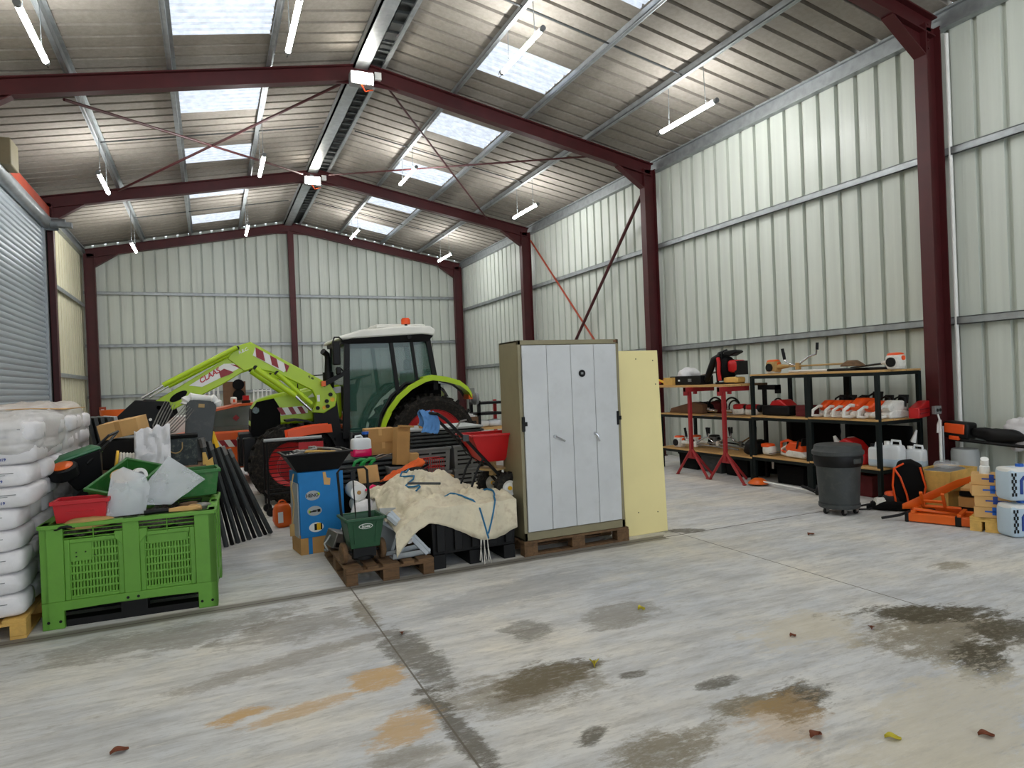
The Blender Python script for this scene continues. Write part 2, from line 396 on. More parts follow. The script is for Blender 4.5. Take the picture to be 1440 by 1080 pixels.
# portal frames: I section columns, haunches and rafters
def ibeam(mb, p0, p1, depth_dir, depth, wy, tf=.018, tw=.012):
    # p0/p1 on inner face centre line, depth_dir outwards, flange width along y
    p0, p1, dd = V(p0), V(p1), V(depth_dir).normalized()
    def slab(a, b, half):
        q = lambda p: [p + dd * a + V((0, -half, 0)), p + dd * b + V((0, -half, 0)), p + dd * b + V((0, half, 0)), p + dd * a + V((0, half, 0))]
        mb.loft([q(p0), q(p1)])
    slab(0, tf, wy / 2); slab(depth - tf, depth, wy / 2); slab(tf, depth - tf, tw / 2)
for k, y in enumerate(FR):
    mb = MB()
    for s in (-1, 1):
        xi = XM + s * 5.70
        ibeam(mb, (xi, y, 0), (xi, y, 6.02), (s, 0, 0), .29, .17)
        mb.box(min(xi, xi + s * .3), y - .12, 0, max(xi, xi + s * .3), y + .12, .02)
        d = V((s, 0, -SL)).normalized(); up = V((s * SL, 0, 1)).normalized()
        ibeam(mb, V((XM, y, zt(XM) - .27)), V((xi + s * .2, y, zt(xi + s * .2) - .27)), up, .265, .16)
        xh = XM + s * 5.1
        P = [(xi + s * .1, 5.58), (xi, 5.62), (xh, zt(xh) - .27), (xi + s * .1, zt(xi) - .25)]
        mb.prism(P, y - .008, y + .008)
        a, b = V((xi, y, 5.62)), V((xh, y, zt(xh) - .275)); nn = (b - a).cross(V((0, 1, 0))).normalized() * .008
        mb.loft([[a - nn + V((0, -.08, 0)), a + nn + V((0, -.08, 0)), a + nn + V((0, .08, 0)), a - nn + V((0, .08, 0))],
                 [b - nn + V((0, -.08, 0)), b + nn + V((0, -.08, 0)), b + nn + V((0, .08, 0)), b - nn + V((0, .08, 0))]])
        for q in range(4): mb.cyl((xi + s * .02, y - .1, 5.68 + q * .1), (xi + s * .02, y - .112, 5.68 + q * .1), .014, n=6)
    mb.prism([(XM - .6, zt(XM) - .28 - .1), (XM, zt(XM) - .36), (XM + .6, zt(XM) - .38), (XM + .9, zt(XM) - .43), (XM, zt(XM) - .02), (XM - .9, zt(XM) - .43)], y - .008, y + .008)
    trim(mb, K['red'])
mb = MB(); ibeam(mb, (2.66, YB - .36, 0), (2.66, YB - .36, zt(2.66) - .2), (0, 1, 0), .2, .01)
mb.box(2.57, YB - .36, 0, 2.75, YB - .345, 7.0).box(2.57, YB - .17, 0, 2.75, YB - .155, 7.0).box(2.655, YB - .345, 0, 2.665, YB - .17, 7.0)
trim(mb, K['red'])
# purlins (Z sections) and eaves beams
for d in (-4.4, -3.05, -1.6, .3, 1.6, 3.05, 4.4):
    x = XM + d; s = 1 if d > 0 else -1; z = zt(x)
    mb = MB().box(x - .008, YN, z, x + .008, YB - .05, z + .15)
    mb.prism([(x - .06, z + .012 * 1), (x + .008, z), (x + .008, z + .015), (x - .06, z + .027)], YN, YB - .05)
    mb.prism([(x, z + .14), (x + .06, z + .135), (x + .06, z + .15), (x, z + .15)], YN, YB - .05)
    mb.box(x - .06, YN, z, x - .05, YB - .05, z + .035)
    trim(mb, K['galv'])
mb = MB().box(2.46, YN, 7.20, 2.72, YB - .05, 7.22).box(2.46, YN, 7.2, 2.475, YB - .05, 7.38).box(2.705, YN, 7.2, 2.72, YB - .05, 7.42).box(2.46, YN, 7.2, 2.48, YB - .05, 7.25)
trim(mb, K['galv'])
mb = MB()
for i in range(100): mb.box(2.72, YN + .3 * i, 7.26, 2.98, YN + .3 * i + .05, 7.3)
trim(mb.box(2.72, YN, 7.36, 3.0, YB - .05, 7.37), K['dgreyp'])
for s in (-1, 1):
    x = XM + s * 6.06
    mb = MB().box(x - .035, YN, 5.97, x + .03, YB - .05, 6.22)
    xi = x - s * .035
    mb.box(min(xi, xi - s * .05), YN, 5.97, max(xi, xi - s * .05), YB - .05, 6.0).box(min(xi, xi - s * .05), YN, 6.19, max(xi, xi - s * .05), YB - .05, 6.22)
    trim(mb, K['galv'])
# anti-sag bars across the slopes at mid bay
for y in [-3.5, 2.55, 8.55, 14.55, 20.5]:
    mb = MB()
    for s in (-1, 1): mb.cyl((XM + s * .38, y, zt(XM + .38) + .05), (XM + s * 4.4, y, zt(XM + 4.4) + .05), .014, n=6)
    trim(mb, K['dgreyp'])
# wall rails
for z in (2.249, 4.411):
    mb = MB()
    for y0, y1 in zip(FR[:-1], FR[1:]):
        mb.box(8.70, y0 + .02, z - .06, 8.712, y1 - .02, z + .04).box(8.70, y0 + .02, z + .03, 8.79, y1 - .02, z + .042).box(8.70, y0 + .02, z - .06, 8.73, y1 - .02, z - .05)
    trim(mb, K['galv'])
    z2 = z + .04; mb = MB()
    mb.box(-3.31, 17.56, z2 - .06, -3.298, 23.4, z2 + .04).box(-3.385, 17.56, z2 + .03, -3.3, 23.4, z2 + .042)
    trim(mb, K['galv'])
for z in (4.877, 3.261, 1.706):
    mb = MB().box(XL + .02, YB - .09, z - .05, XR - .02, YB - .078, z + .04).box(XL + .02, YB - .09, z + .03, XR - .02, YB - .005, z + .042)
    trim(mb, K['galv'])
# roof and wall wind bracing
def bar(p0, p1, w=.05, m='red'): trim(MB().cyl(p0, p1, w / 2, n=8), K[m])
zr = lambda x: zt(x) - .16
for a, b in (((-1.85, 12.0), (2.3, 17.2)), ((-1.7, 17.1), (2.3, 11.9))): bar((a[0], a[1], zr(a[0])), (b[0], b[1], zr(b[0])))
for a, b in (((3.1, 11.75), (7.3, 17.3)), ((2.95, 17.2), (7.25, 11.8))): bar((a[0], a[1], zr(a[0])), (b[0], b[1], zr(b[0])), .04)
bar((8.62, 11.7, 5.75), (8.62, 17.4, .35), .075); bar((8.66, 17.4, 5.75), (8.66, 11.7, .35), .05, 'orangesteel')
# roller shutter
d = MB(); rows = []; z = 0.0; pts = []
while z < 5.5:
    pts += [(0, z), (.022, z + .02), (.028, z + .055), (.022, z + .09), (0, z + .105)]; z += .112
for y in (11.75, 17.33): rows.append([(-3.2 + p, y, q) for p, q in pts])
d.loft(rows, False, False)
door = struct('door_1', d, K['shutter'])
obj('bottom_bar', MB().box(-3.22, 11.75, 0, -3.15, 17.33, .1), K['galv'], door)
obj('guide_channel', MB().box(-3.24, 17.30, 0, -3.13, 17.40, 5.4), K['galv'], door)
obj('guide_channel', MB().box(-3.24, 11.68, 0, -3.13, 11.78, 5.4), K['galv'], door)
obj('barrel', MB().cyl((-3.1, 11.75, 5.55), (-3.1, 17.36, 5.55), .13, n=20), K['galv'], door)
mt = obj('motor_housing', MB().box(-3.2, 17.36, 5.38, -2.88, 17.40, 5.66).cyl((-3.0, 17.2, 5.5), (-2.72, 17.2, 5.5), .1).box(-2.86, 17.1, 5.42, -2.6, 17.3, 5.52), K['galvd'], door)
trim(MB().box(-3.36, 11.7, 5.62, -3.05, 17.45, 5.9), K['orangesteel'])
trim(MB().box(-3.385, 17.42, 0, -3.12, 17.5, 5.5), K['black2'])
# ------------------------------------------------------------------ pallets, sacks and the green bin
def pallet(label, loc, rz, m, L=1.2, W=.8, group=None):
    t = thing('wooden_pallet', label, 'pallet', loc, rz, group)
    r = random.Random(label)
    for i in range(5):
        w = .143 if i % 2 == 0 else .098
        y = -W / 2 + .0715 + i * (W - .143) / 4
        obj('top_board', MB().box(-L / 2, y - w / 2, .122, L / 2 - r.random() * .01, y + w / 2, .144), m, t, bevel=.003)
    for x in (-L / 2 + .0725, 0, L / 2 - .0725):
        obj('cross_board', MB().box(x - .0725, -W / 2, .1, x + .0725, W / 2, .122), m, t, bevel=.003)
        for y, w in ((-W / 2 + .05, .1), (0, .145), (W / 2 - .05, .1)):
            obj('block', MB().box(x - .0725, y - w / 2, .022, x + .0725, y + w / 2, .1), m, t, bevel=.004)
    for y, w in ((-W / 2 + .05, .1), (0, .145), (W / 2 - .05, .1)):
        obj('bottom_board', MB().box(-L / 2, y - w / 2, 0, L / 2, y + w / 2, .022), m, t, bevel=.003)
    return t
pallet('yellowish new pallet under the near stack of white sacks', (-1.66, 6.4, 0), 90, K['yelwood'])
pallet('yellowish new pallet under the stack of white sacks beside the shutter, behind the first', (-1.66, 7.75, 0), 90, K['yelwood'])
def sack(label, loc, sx, sy, sz, seed, group, print_side=None):
    mb = MB(); mb.ell((0, 0, sz / 2), (sx / 2, sy / 2, sz / 2), 28, 12, .38, .05, seed)
    # crimped ends
    o = thing('fertiliser_sack', label, 'sack', loc, 0, group)
    obj('sack_body', mb, K['sack'], o, ang=80)
    if print_side:
        text(print_side, .028, K['navy'], o, (sx * .18, -sy / 2 - .003, sz * .3), name='printed_code')
        obj('printed_line', MB().box(-sx * .1, -sy / 2 - .004, sz * .62, sx * .33, -sy / 2 - .0005, sz * .65).box(-sx * .1, -sy / 2 - .004, sz * .55, sx * .25, -sy / 2 - .0005, sz * .57), K['greyp'], o)
    return o
LAY = 'bottom second third fourth fifth sixth seventh eighth top'.split()
for st, y0, where in ((0, 5.82, 'near stack'), (1, 7.17, 'rear stack by the shutter')):
    for k in range(9):
        lay = LAY[k] + (' layer' if k in (0, 8) else ' layer from the floor')
        z = .144 + k * .155; n = 3 if k % 2 == 0 else 2; dy = 1.16 / n
        lean = .012 * k if k > 4 else 0
        for j in range(n):
            nm = ('front', 'middle', 'back')[j] if n == 3 else ('front', 'back')[j]
            sack('white plastic sack, %s, %s position, %s' % (lay, nm, where), (-1.57 + random.uniform(-.015, .02) + lean, y0 + dy * (j + .5), z), .62, dy * 1.0, .166, k * 7 + j + st * 50,
                 'white sacks of the ' + where, ('0019' if k % 2 == 0 else '0019') if st == 0 and j == 0 else None)
def crumple(c, r, e, seed, amp, nu=40, nv=22, zmin=None, squash=1):
    mb = MB(); mb.ell((0, 0, 0), r, nu, nv, e)
    out = []
    for p in mb.v:
        q = V(p); n = q.normalized()
        k = noise.noise(q * 5 + V((seed, 0, 0))) + .6 * abs(noise.noise(q * 11 + V((0, seed, 0)))) + .4 * abs(noise.noise(q * 23))
        q = q + n * amp * k
        if zmin is not None: q.z = max(q.z, zmin)
        out.append(q + V(c))
    mb.v = out
    return mb
solo('stretch_wrap', 'crumpled clear stretch wrap pulled over the top of the near sack stack', 'plastic wrap',
     crumple((0, 0, 0), (.335, .6, .16), .4, 3, .06, 90, 40), K['wrap'], (-1.5, 6.4, 1.44), ang=70)
solo('stretch_wrap', 'clear stretch wrap around the upper half of the rear sack stack', 'plastic wrap',
     crumple((0, 0, 0), (.34, .6, .45), .3, 9, .05, 80, 50), K['wrap'], (-1.53, 7.75, 1.2), ang=70)
solo('card_sheet', 'tan card sheet capping the rear sack stack', 'card sheet', MB().grid(lambda a, b: (-.36 + .7 * a, -.56 + 1.12 * b, .02 * sin(a * 3) * cos(b * 2)), 8, 8), K['card2'], (-1.55, 7.75, 1.60), solid=.008)
# --- green slotted pallet box
def green_bin():
    t = thing('pallet_box', 'large green plastic pallet box with slotted panels, full of clutter', 'pallet box', (-.57, 6.36, 0), -5.3 * .5)
    m = K['bingreen']; W, D, H = 1.18, 1.0, .77; b = .13
    hx, hy = W / 2, D / 2
    def side(L):   # a wall in x-z, centred, outer face at y=0 going inwards (+y)
        mb = MB(); h = L / 2
        mb.prism([(-h, .0), (-h + .14, 0), (-h + .14, b), (-.1, b + .01), (.1, b + .01), (h - .14, b), (h - .14, 0), (h, 0), (h, .2), (-h, .2)], 0, .05)
        mb.box(-h, 0, .2, -h + .15, .05, H).box(h - .15, 0, .2, h, .05, H)            # corner posts
        mb.box(-.055, 0, .2, .055, .05, H)                                               # middle post
        for s in (-1, 1): mb.prism([(s * .055, H - .2), (s * .11, H - .14), (s * .11, H - .09), (s * .055, H - .09)][::s], .002, .045)
        mb.box(-h, -.012, H - .03, h, .06, H)                                            # rim
        for s in (-1, 1):
            x0, x1 = (-h + .15, -.055) if s < 0 else (.055, h - .15)
            for q in range(3): mb.box(x0, .008, H - .055 - q * .03, x1, .03, H - .047 - q * .03)     # top slats
            mb.box((x0 + x1) / 2 - .004, .006, H - .13, (x0 + x1) / 2 + .004, .02, H - .03)
            z0, z1 = .2, H - .14
            mb.prism([(x0, z0), (x1, z0), (x1, z1 - .05), (x1 - .05, z1), (x0 + .05, z1), (x0, z1 - .05)], .03, .04) if False else None
            # slotted panel: frame and bars
            px0, px1, pz0, pz1 = x0 + .035, x1 - .035, z0 + .02, z1 - .01
            mb.box(x0, .012, z0, px0, .045, z1 + .02).box(px1, .012, z0, x1, .045, z1 + .02).box(px0, .012, z0, px1, .045, pz0).box(px0, .012, pz1, px1, .045, z1 + .02)
            nb = 15; rows = 7
            for i in range(nb + 1):
                xx = px0 + (px1 - px0) * i / nb
                mb.box(xx - .008, .022, pz0, xx + .008, .038, pz1)
            for r_ in range(rows + 1):
                zz = pz0 + (pz1 - pz0) * r_ / rows
                mb.box(px0, .021, zz - .009, px1, .037, zz + .009)
            if s < 0: mb.box(px0, .02, pz1 - .14, px0 + (px1 - px0) * .45, .038, pz1)
            else: mb.box(px0 + .02, .02, pz1 - .07, px1 - .02, .038, pz1)
        return mb
    def place(L, loc, rz, nm):
        o = obj(nm, side(L), m, t, loc, (0, 0, R(rz)), bevel=.004)
        return o
    fr = place(W, (0, -hy, 0), 0, 'slotted_side')
    hole = MB()
    for x, z in ((-.55, .055), (-.475, .055), (.475, .055), (.55, .055), (-.035, .165), (.035, .165), (-.36, .55), (-.30, .55), (-.36, .52), (-.24, .52)):
        hole.cyl((x, -.002, z), (x, .004, z), .011 if z < .2 else .005, n=8)
    obj('bolt_hole', hole, K['black'], fr)
    place(W, (0, hy, 0), 180, 'slotted_side'); place(D, (hx, 0, 0), 90, 'slotted_side'); place(D, (-hx, 0, 0), -90, 'slotted_side')
    obj('base', MB().box(-hx + .03, -hy + .03, .13, hx - .03, hy - .03, .19), m, t)
    for y in (-hy + .1, 0, hy - .1):
        obj('runner', MB().box(-hx + .02, y - .06, 0, hx - .02, y + .06, .05).box(-.09, y - .06, .05, .09, y + .06, .14), K['black'], t)
    return t
green_bin()
def heapmesh(w, d, h, seed, f=9, n=40):
    return MB().grid(lambda a, b: (w * (a - .5), d * (b - .5), h * (noise.noise(V((a * f * w, b * f * d, seed))) + .5 * noise.noise(V((a * f * 2.3 * w, b * f * 2.3 * d, seed))))), n, n)
solo('mixed_scrap', 'dark tangle of straps, tools and scrap filling the green pallet box', 'scrap', heapmesh(1.06, .88, .05, 2, 14), mat('scrap_mix', (58, 52, 44), .8, 0, .5, 18, dirt=.8, dirtc=(128, 122, 108)), (-.57, 6.36, .675), -2.6, kind='stuff', solid=.02)
# --- things on top of the green box
def crate(label, loc, rot, w, d, h, m, cat='crate', name='plastic_crate', taper=.86, grp=None, handle=True):
    t = thing(name, label, cat, loc, 0, grp, rot)
    obj('tub', MB().frustum((w * taper, d * taper), (w, d), 0, h, .008), m, t, bevel=.003)
    mb = MB()
    for s in (-1, 1): mb.box(-w / 2 - .015, s * d / 2 - .012, h - .03, w / 2 + .015, s * d / 2 + .012, h).box(s * w / 2 - .012, -d / 2 - .015, h - .03, s * w / 2 + .012, d / 2 + .015, h)
    obj('rim', mb, m, t, bevel=.004)
    if handle:
        r = MB()
        for s in (-1, 1): r.box(-w * .25, s * (d / 2 - .005) - .006, h * .55, w * .25, s * (d / 2 - .005) + .006, h * .58)
        obj('rib', r, m, t)
    return t
crate('red plastic crate at the front left corner of the green pallet box', (-.92, 6.06, .73), (0, 0, R(-3)), .36, .24, .2, K['redcrate'])
crate('tilted green crate holding a white roll and a jar', (-.66, 6.42, .86), (R(22), R(12), R(-28)), .32, .5, .2, K['crategreen'], grp='green crates on the pallet box')
crate('level green crate with an empty back half, on the right of the pallet box', (-.19, 6.66, .79), (0, R(-1), R(4)), .46, .32, .23, K['crategreen'], grp='green crates on the pallet box')
t = thing('tape_roll', 'white tape roll standing in the tilted green crate', 'roll', (-.56, 6.3, 1.04), 0, None, (R(80), R(15), R(30)))
obj('roll', MB().lathe([(.03, -.03), (.058, -.03), (.062, 0), (.058, .03), (.03, .03)], 20), K['white'], t)
obj('core', MB().cyl((0, 0, -.028), (0, 0, .028), .029), K['greyp'], t)
solo('plastic_funnel', 'cream round dish lying in the tilted green crate', 'dish', MB().lathe([(.01, 0), (.05, .0), (.085, .03), (.09, .035), (.08, .032), (.04, .01), (.01, .008)], 20), K['leather'], (-.68, 6.3, 1.02), rot=(R(35), R(10), 0))
K['dish'] = K['tarp']
solo('work_glove', 'crumpled tan work glove in front of the red crate', 'glove', crumple((0, 0, 0), (.16, .05, .04), .8, 4, .02, 22, 12), K['leather'], (-.86, 5.93, .755), 3)
solo('hose_loop', 'loop of black hose lying beside the red crate in the pallet box corner', 'hose', MB().tube([(.1 * cos(a), .07 * sin(a), .012 * sin(3 * a)) for a in [i * .4 for i in range(15)]], .012, 7), K['black'], (-1.01, 5.94, .74))
def bag(label, loc, rot, pts, m, seed, th=.05):
    # a slack polythene bag: outline (x,z) puffed in y with folds
    xs = [p[0] for p in pts]; zsx = [p[1] for p in pts]
    cx, cz = sum(xs) / len(xs), sum(zsx) / len(zsx); mb = MB()
    rings = []
    for sgn in (-1, 1):
        for k in ((1, .8, .55, .3, .05) if sgn < 0 else (.05, .3, .55, .8, 1)):
            ring = []
            N = len(pts) * 4
            for i in range(N):
                a, b = pts[(i // 4) % len(pts)], pts[(i // 4 + 1) % len(pts)]; u = (i % 4) / 4
                x, z = cx + (a[0] + (b[0] - a[0]) * u - cx) * k, cz + (a[1] + (b[1] - a[1]) * u - cz) * k
                y = sgn * th * (1 - k ** 2) + .022 * noise.noise(V((x * 13, z * 13, seed))) + .012 * abs(noise.noise(V((x * 30, z * 30, seed + 5))))
                ring.append((x, y, z))
            rings.append(ring)
    mb.loft(rings)
    return solo('polythene_bag', label, 'plastic bag', mb, m, loc, rot=rot, ang=60)
bag('clear polythene bag standing open at the middle of the pallet box front edge', (-.66, 5.98, .77), (R(-12), 0, R(3)), [(-.12, 0), (.16, .0), (.2, .2), (.17, .3), (.02, .38), (-.06, .34)], K['film'], 2)
bag('clear polythene bag slumped to the right, its square corner pointing up', (-.38, 6.12, .8), (R(-25), 0, R(2)), [(-.14, .02), (.06, .0), (.32, .19), (.05, .42), (-.12, .2)], K['film'], 6)
t = thing('machete', 'short tool with black grip and pale wooden head lying on the box rim', 'hand tool', (-.33, 5.9, .775), -1)
obj('grip', MB().tube([(-.17, 0, .012), (-.1, 0, .016), (0, 0, .014)], [.018, .02, .017], 10), K['black'], t)
obj('head', MB().prism([(0, -.012), (.1, -.016), (.2, -.012), (.23, 0), (.2, .016), (.1, .022), (0, .014)], -.012, .02, 'y').at(), K['card2'], t, (0, 0, .012), bevel=.004)
for lb, x, y, c, rz in (('small dark grey bracket', -.09, 6.12, 'steel', 20), ('muddy brown clamp', -.2, 6.22, 'woodd', -15), ('beige crumpled glove', -.17, 6.02, 'leather', 40)):
    solo('scrap_piece', lb + ' on the right of the scrap in the green pallet box', 'scrap', crumple((0, 0, 0), (.075, .035, .03), .7, x * 10, .02, 16, 10), K[c], (x, y, .755), rz)
# --- walk-behind spreader thrown on its back: green hopper lid, black wheels with orange hub
t = thing('lawn_spreader', 'dark green lidded spreader tipped over, orange hub on its black wheel', 'spreader', (-1.0, 6.83, .98), 0, None, (R(-8), R(-18), R(8)))
obj('hopper', MB().frustum((.2, .2), (.36, .42), -.06, .2), K['black'], t, bevel=.01)
obj('lid', MB().loft([[(-.19, -.22, .2), (.19, -.22, .2), (.19, .22, .2), (-.19, .22, .2)], [(-.19, -.22, .225), (.19, -.22, .225), (.19, .22, .225), (-.19, .22, .225)], [(-.13, -.16, .27), (.13, -.16, .27), (.13, .16, .27), (-.13, .16, .27)]]), K['lidgreen'], t, bevel=.008)
for x, y, z in ((-.12, -.26, .13), (-.02, -.22, -.16)):
    wv = obj('wheel', MB().lathe([(.02, -.06), (.095, -.06), (.11, -.045), (.11, .035), (.1, .045), (.02, .04)], 24), K['black'], t, (x, y, z), (R(28), R(8), 0))
    if z > 0: obj('hub', MB().lathe([(.005, .042), (.078, .044), (.08, .05), (.06, .058), (.005, .058)], 22), K['orange'], wv)
obj('handle', MB().tube([(.1, -.18, .2), (.28, -.05, .3), (.36, .2, .33)], .012, 7).tube([(.05, -.2, .12), (.26, -.12, .24), (.36, .2, .33)], .012, 7), K['black'], t)
# --- second pallet box behind with goods on it
t = thing('pallet_box', 'dark pallet box with a board lid, behind the green box', 'pallet box', (-.61, 7.72, 0))
obj('tub', MB().frustum((1.06, 1.24), (1.1, 1.3), .1, .93, .03), K['dgreyp'], t, bevel=.01)
for x in (-.5, 0, .5): obj('runner', MB().box(x - .06, -.6, 0, x + .06, .6, .1), K['black'], t)
obj('lid_board', MB().box(-.55, -.66, .93, .57, .66, .965), K['woodd'], t, bevel=.004)
def tote():
    t = thing('worn_tool_chest', 'worn black chest with flaking paint and a loop handle, under the grey seat', 'chest', (-.34, 7.42, .965), 2)
    obj('body', MB().box(-.2, -.15, 0, .2, .15, .3), K['worncrate'], t, bevel=.01)
    obj('lid', MB().box(-.21, -.16, .3, .21, .16, .33), K['black2'], t, bevel=.006)
    obj('paper_label', MB().box(-.18, -.153, .19, -.06, -.15, .24), K['white'], t)
    obj('handle', MB().tube([(-.05, -.155, .26)] + arc((.01, -.165, .22), .06, 170, 370, 10) + [(.07, -.155, .26)], .006, 6), K['tan'], t)
tote()
solo('grey_plank', 'weathered grey plank lying in front of the black chest', 'plank', MB().box(-.24, -.07, 0, .24, .07, .035), K['woodd'], (-.3, 7.16, .965), 1, bevel=.004)
solo('wooden_block', 'small tan wooden wedge beside the black chest', 'wedge', MB().prism([(-.04, 0), (.06, 0), (.05, .1), (.01, .07), (-.01, .15), (-.04, .15)], -.03, .03), K['yelwood'], (-.05, 7.2, .965), 0)
# grey seat back wrapped in film
t = thing('seat_back', 'tall dark grey rounded panel edged with white foam film', 'panel', (-.16, 7.95, .965), 0, None, (R(-6), R(7), R(4)))
def rr(w, h, r, n=6):
    out = []
    for cx, cz, a0 in ((w / 2 - r, h - r, 0), (-w / 2 + r, h - r, 90)):
        out += [(cx + r * cos(R(a0 + 90 * i / n)), cz + r * sin(R(a0 + 90 * i / n))) for i in range(n + 1)]
    return out + [(-w / 2 * .82, 0), (w / 2 * .82, 0)]
obj('panel', MB().prism(rr(.3, .66, .07), -.03, .02), K['dgreyp'], t, bevel=.008)
obj('foam_edge', MB().tube([(a, .01, b) for a, b in rr(.33, .69, .08)[:14]], [.03 + .012 * (i % 3) for i in range(14)], 8), K['film'] if 0 else K['white'], t, ang=60)
obj('buckle', MB().box(-.03, -.04, .58, .03, -.03, .62), K['tan'], t)
t = thing('carton', 'tan carton with open flap lying tilted on the boards behind the green box', 'box', (-.8, 7.86, 1.3), 0, 'cartons', (R(6), R(-10), R(-18)))
obj('body', MB().box(-.19, -.13, 0, .19, .13, .16), K['card2'], t, bevel=.003)
obj('tape', MB().box(-.025, -.132, .002, .025, -.1295, .16).box(-.025, -.13, .159, .025, .13, .162), K['card'], t)
solo('black_case', 'black plastic case propping up the tilted tan carton', 'case', MB().box(-.2, -.14, 0, .2, .14, .3), K['black'], (-.8, 7.88, .965), -14, bevel=.015)
t = thing('cable_reel', 'yellow sided reel of white rope on the board lid', 'reel', (-.7, 7.3, 1.07), 0, None, (0, R(8), R(8)))
obj('flange', MB().lathe([(.01, -.14), (.1, -.14), (.1, -.12), (.01, -.12)], 20, 'x'), K['yellow'], t)
obj('flange', MB().lathe([(.01, .12), (.1, .12), (.1, .13), (.01, .13)], 20, 'x'), K['black'], t)
mb = MB()
for i in range(9): mb.lathe([(.05, -.115 + i * .026), (.08, -.113 + i * .026), (.088, -.102 + i * .026), (.08, -.091 + i * .026), (.05, -.09 + i * .026)], 16, 'x')
obj('rope_winding', mb, K['wrope'], t)
solo('plastic_sheet', 'crumpled white plastic sheet hanging off the front of the board lid', 'plastic sheet', MB().grid(lambda a, b: (-.16 + .3 * a, -.05 - .1 * (1 - b) + .04 * noise.noise(V((a * 6, b * 6, 1))), -.1 + .4 * b + .05 * a * b + .03 * noise.noise(V((a * 7, b * 7, 4)))), 16, 16), K['sack'], (-.5, 7.2, 1.07), 0, solid=.004)
def fork(label, loc, rot):
    t = thing('pitchfork', label, 'fork', loc, 0, 'pitchforks in the pallet clutter', rot)
    mb = MB()
    for i in range(5):
        x = -.05 + .025 * i
        mb.tube([(x * .3, 0, 0), (x, 0, .05), (x * 1.05, .03, .2), (x, .02, .34)], [.008, .007, .006, .003], 6)
    obj('tines', mb, K['steel'], t); obj('shaft', MB().cyl((0, 0, -.5), (0, 0, 0), .016, n=8), K['woodd'], t)
fork('dark pitchfork with its tines up, beside the tan carton', (-.52, 7.72, 1.32), (R(-10), R(28), R(10)))
fork('second pitchfork leaning right, in front of the grey panel', (-.42, 7.8, 1.3), (R(-14), R(38), R(-20)))
# --- folded grey panels and white boxes by the shutter
for i in range(5):
    solo('folding_table_top', '%s grey folded table leaning behind the sack stacks, counted from the shutter side' % ORD[i].replace('bottom', 'first'), 'folded table',
         MB().box(-.018, -.3, 0, .018, .3, 1.5).box(.018, -.27, .1, .026, -.24, 1.4).box(.018, .24, .1, .026, .27, 1.4), K['lgrey'] if i == 4 else K['dgreyp'], (-1.07 + i * .062, 8.8, .0), rot=(0, R(-9), R(18)), group='folded tables by the shutter', bevel=.004)
for i in range(4):
    solo('white_carton', '%s flat white carton of the pile beside the leaning folded tables' % (ORD[i] if i < 3 else 'topmost'), 'box', MB().box(-.13, -.17, 0, .13, .17, .345), K['white'] if i % 2 else K['card2'] if i == 2 else K['lgrey'], (-1.53 + (i % 2) * .012, 8.95, i * .35), 4 + i * 3, group='pale cartons by the folded tables', bevel=.004)
# --- bundle of dark fence posts leaning on the clutter
PO = [((.1 + .062 * i, 8.0 + .055 * i, 0), (-.1 + .034 * i, 7.86 + .055 * i, 1.2 - .022 * i)) for i in range(9)]
for i, (a, b) in enumerate(PO):
    d = V(b) - V(a); mb = MB(); mb.cyl((0, 0, 0), tuple(d), .022 if i % 2 else .028, n=4 if i % 3 else 10)
    nm = ORD[i].replace('bottom', 'leftmost')
    t = thing('steel_post', '%s dark steel post of the bundle leaning beside the green box' % (nm if i == 0 else nm + ' from the left') if i < 8 else 'rightmost dark steel post of the bundle leaning beside the green box', 'post', a, 0, 'leaning steel posts')
    obj('post', mb, K['black'] if i % 2 else K['dgreyp'], t, bevel=.002)
    e = d.normalized(); L_ = d.length
    if i == 4: obj('yellow_sleeve', MB().cyl(tuple(e * (L_ - .02)), tuple(e * (L_ + .16)), .034, n=8), K['yellow'], t)
    elif i % 2 == 0: obj('end_fitting', MB().cyl(tuple(e * (L_ - .08)), tuple(e * (L_ + .02)), .034, n=8), K['steel'], t)
solo('long_wooden_shaft', 'long pale tool shaft leaning behind the steel posts', 'tool shaft', MB().cyl((0, 0, 0), (-.3, -.1, 1.5), .016, n=8), K['lgrey'], (.22, 8.35, 0))
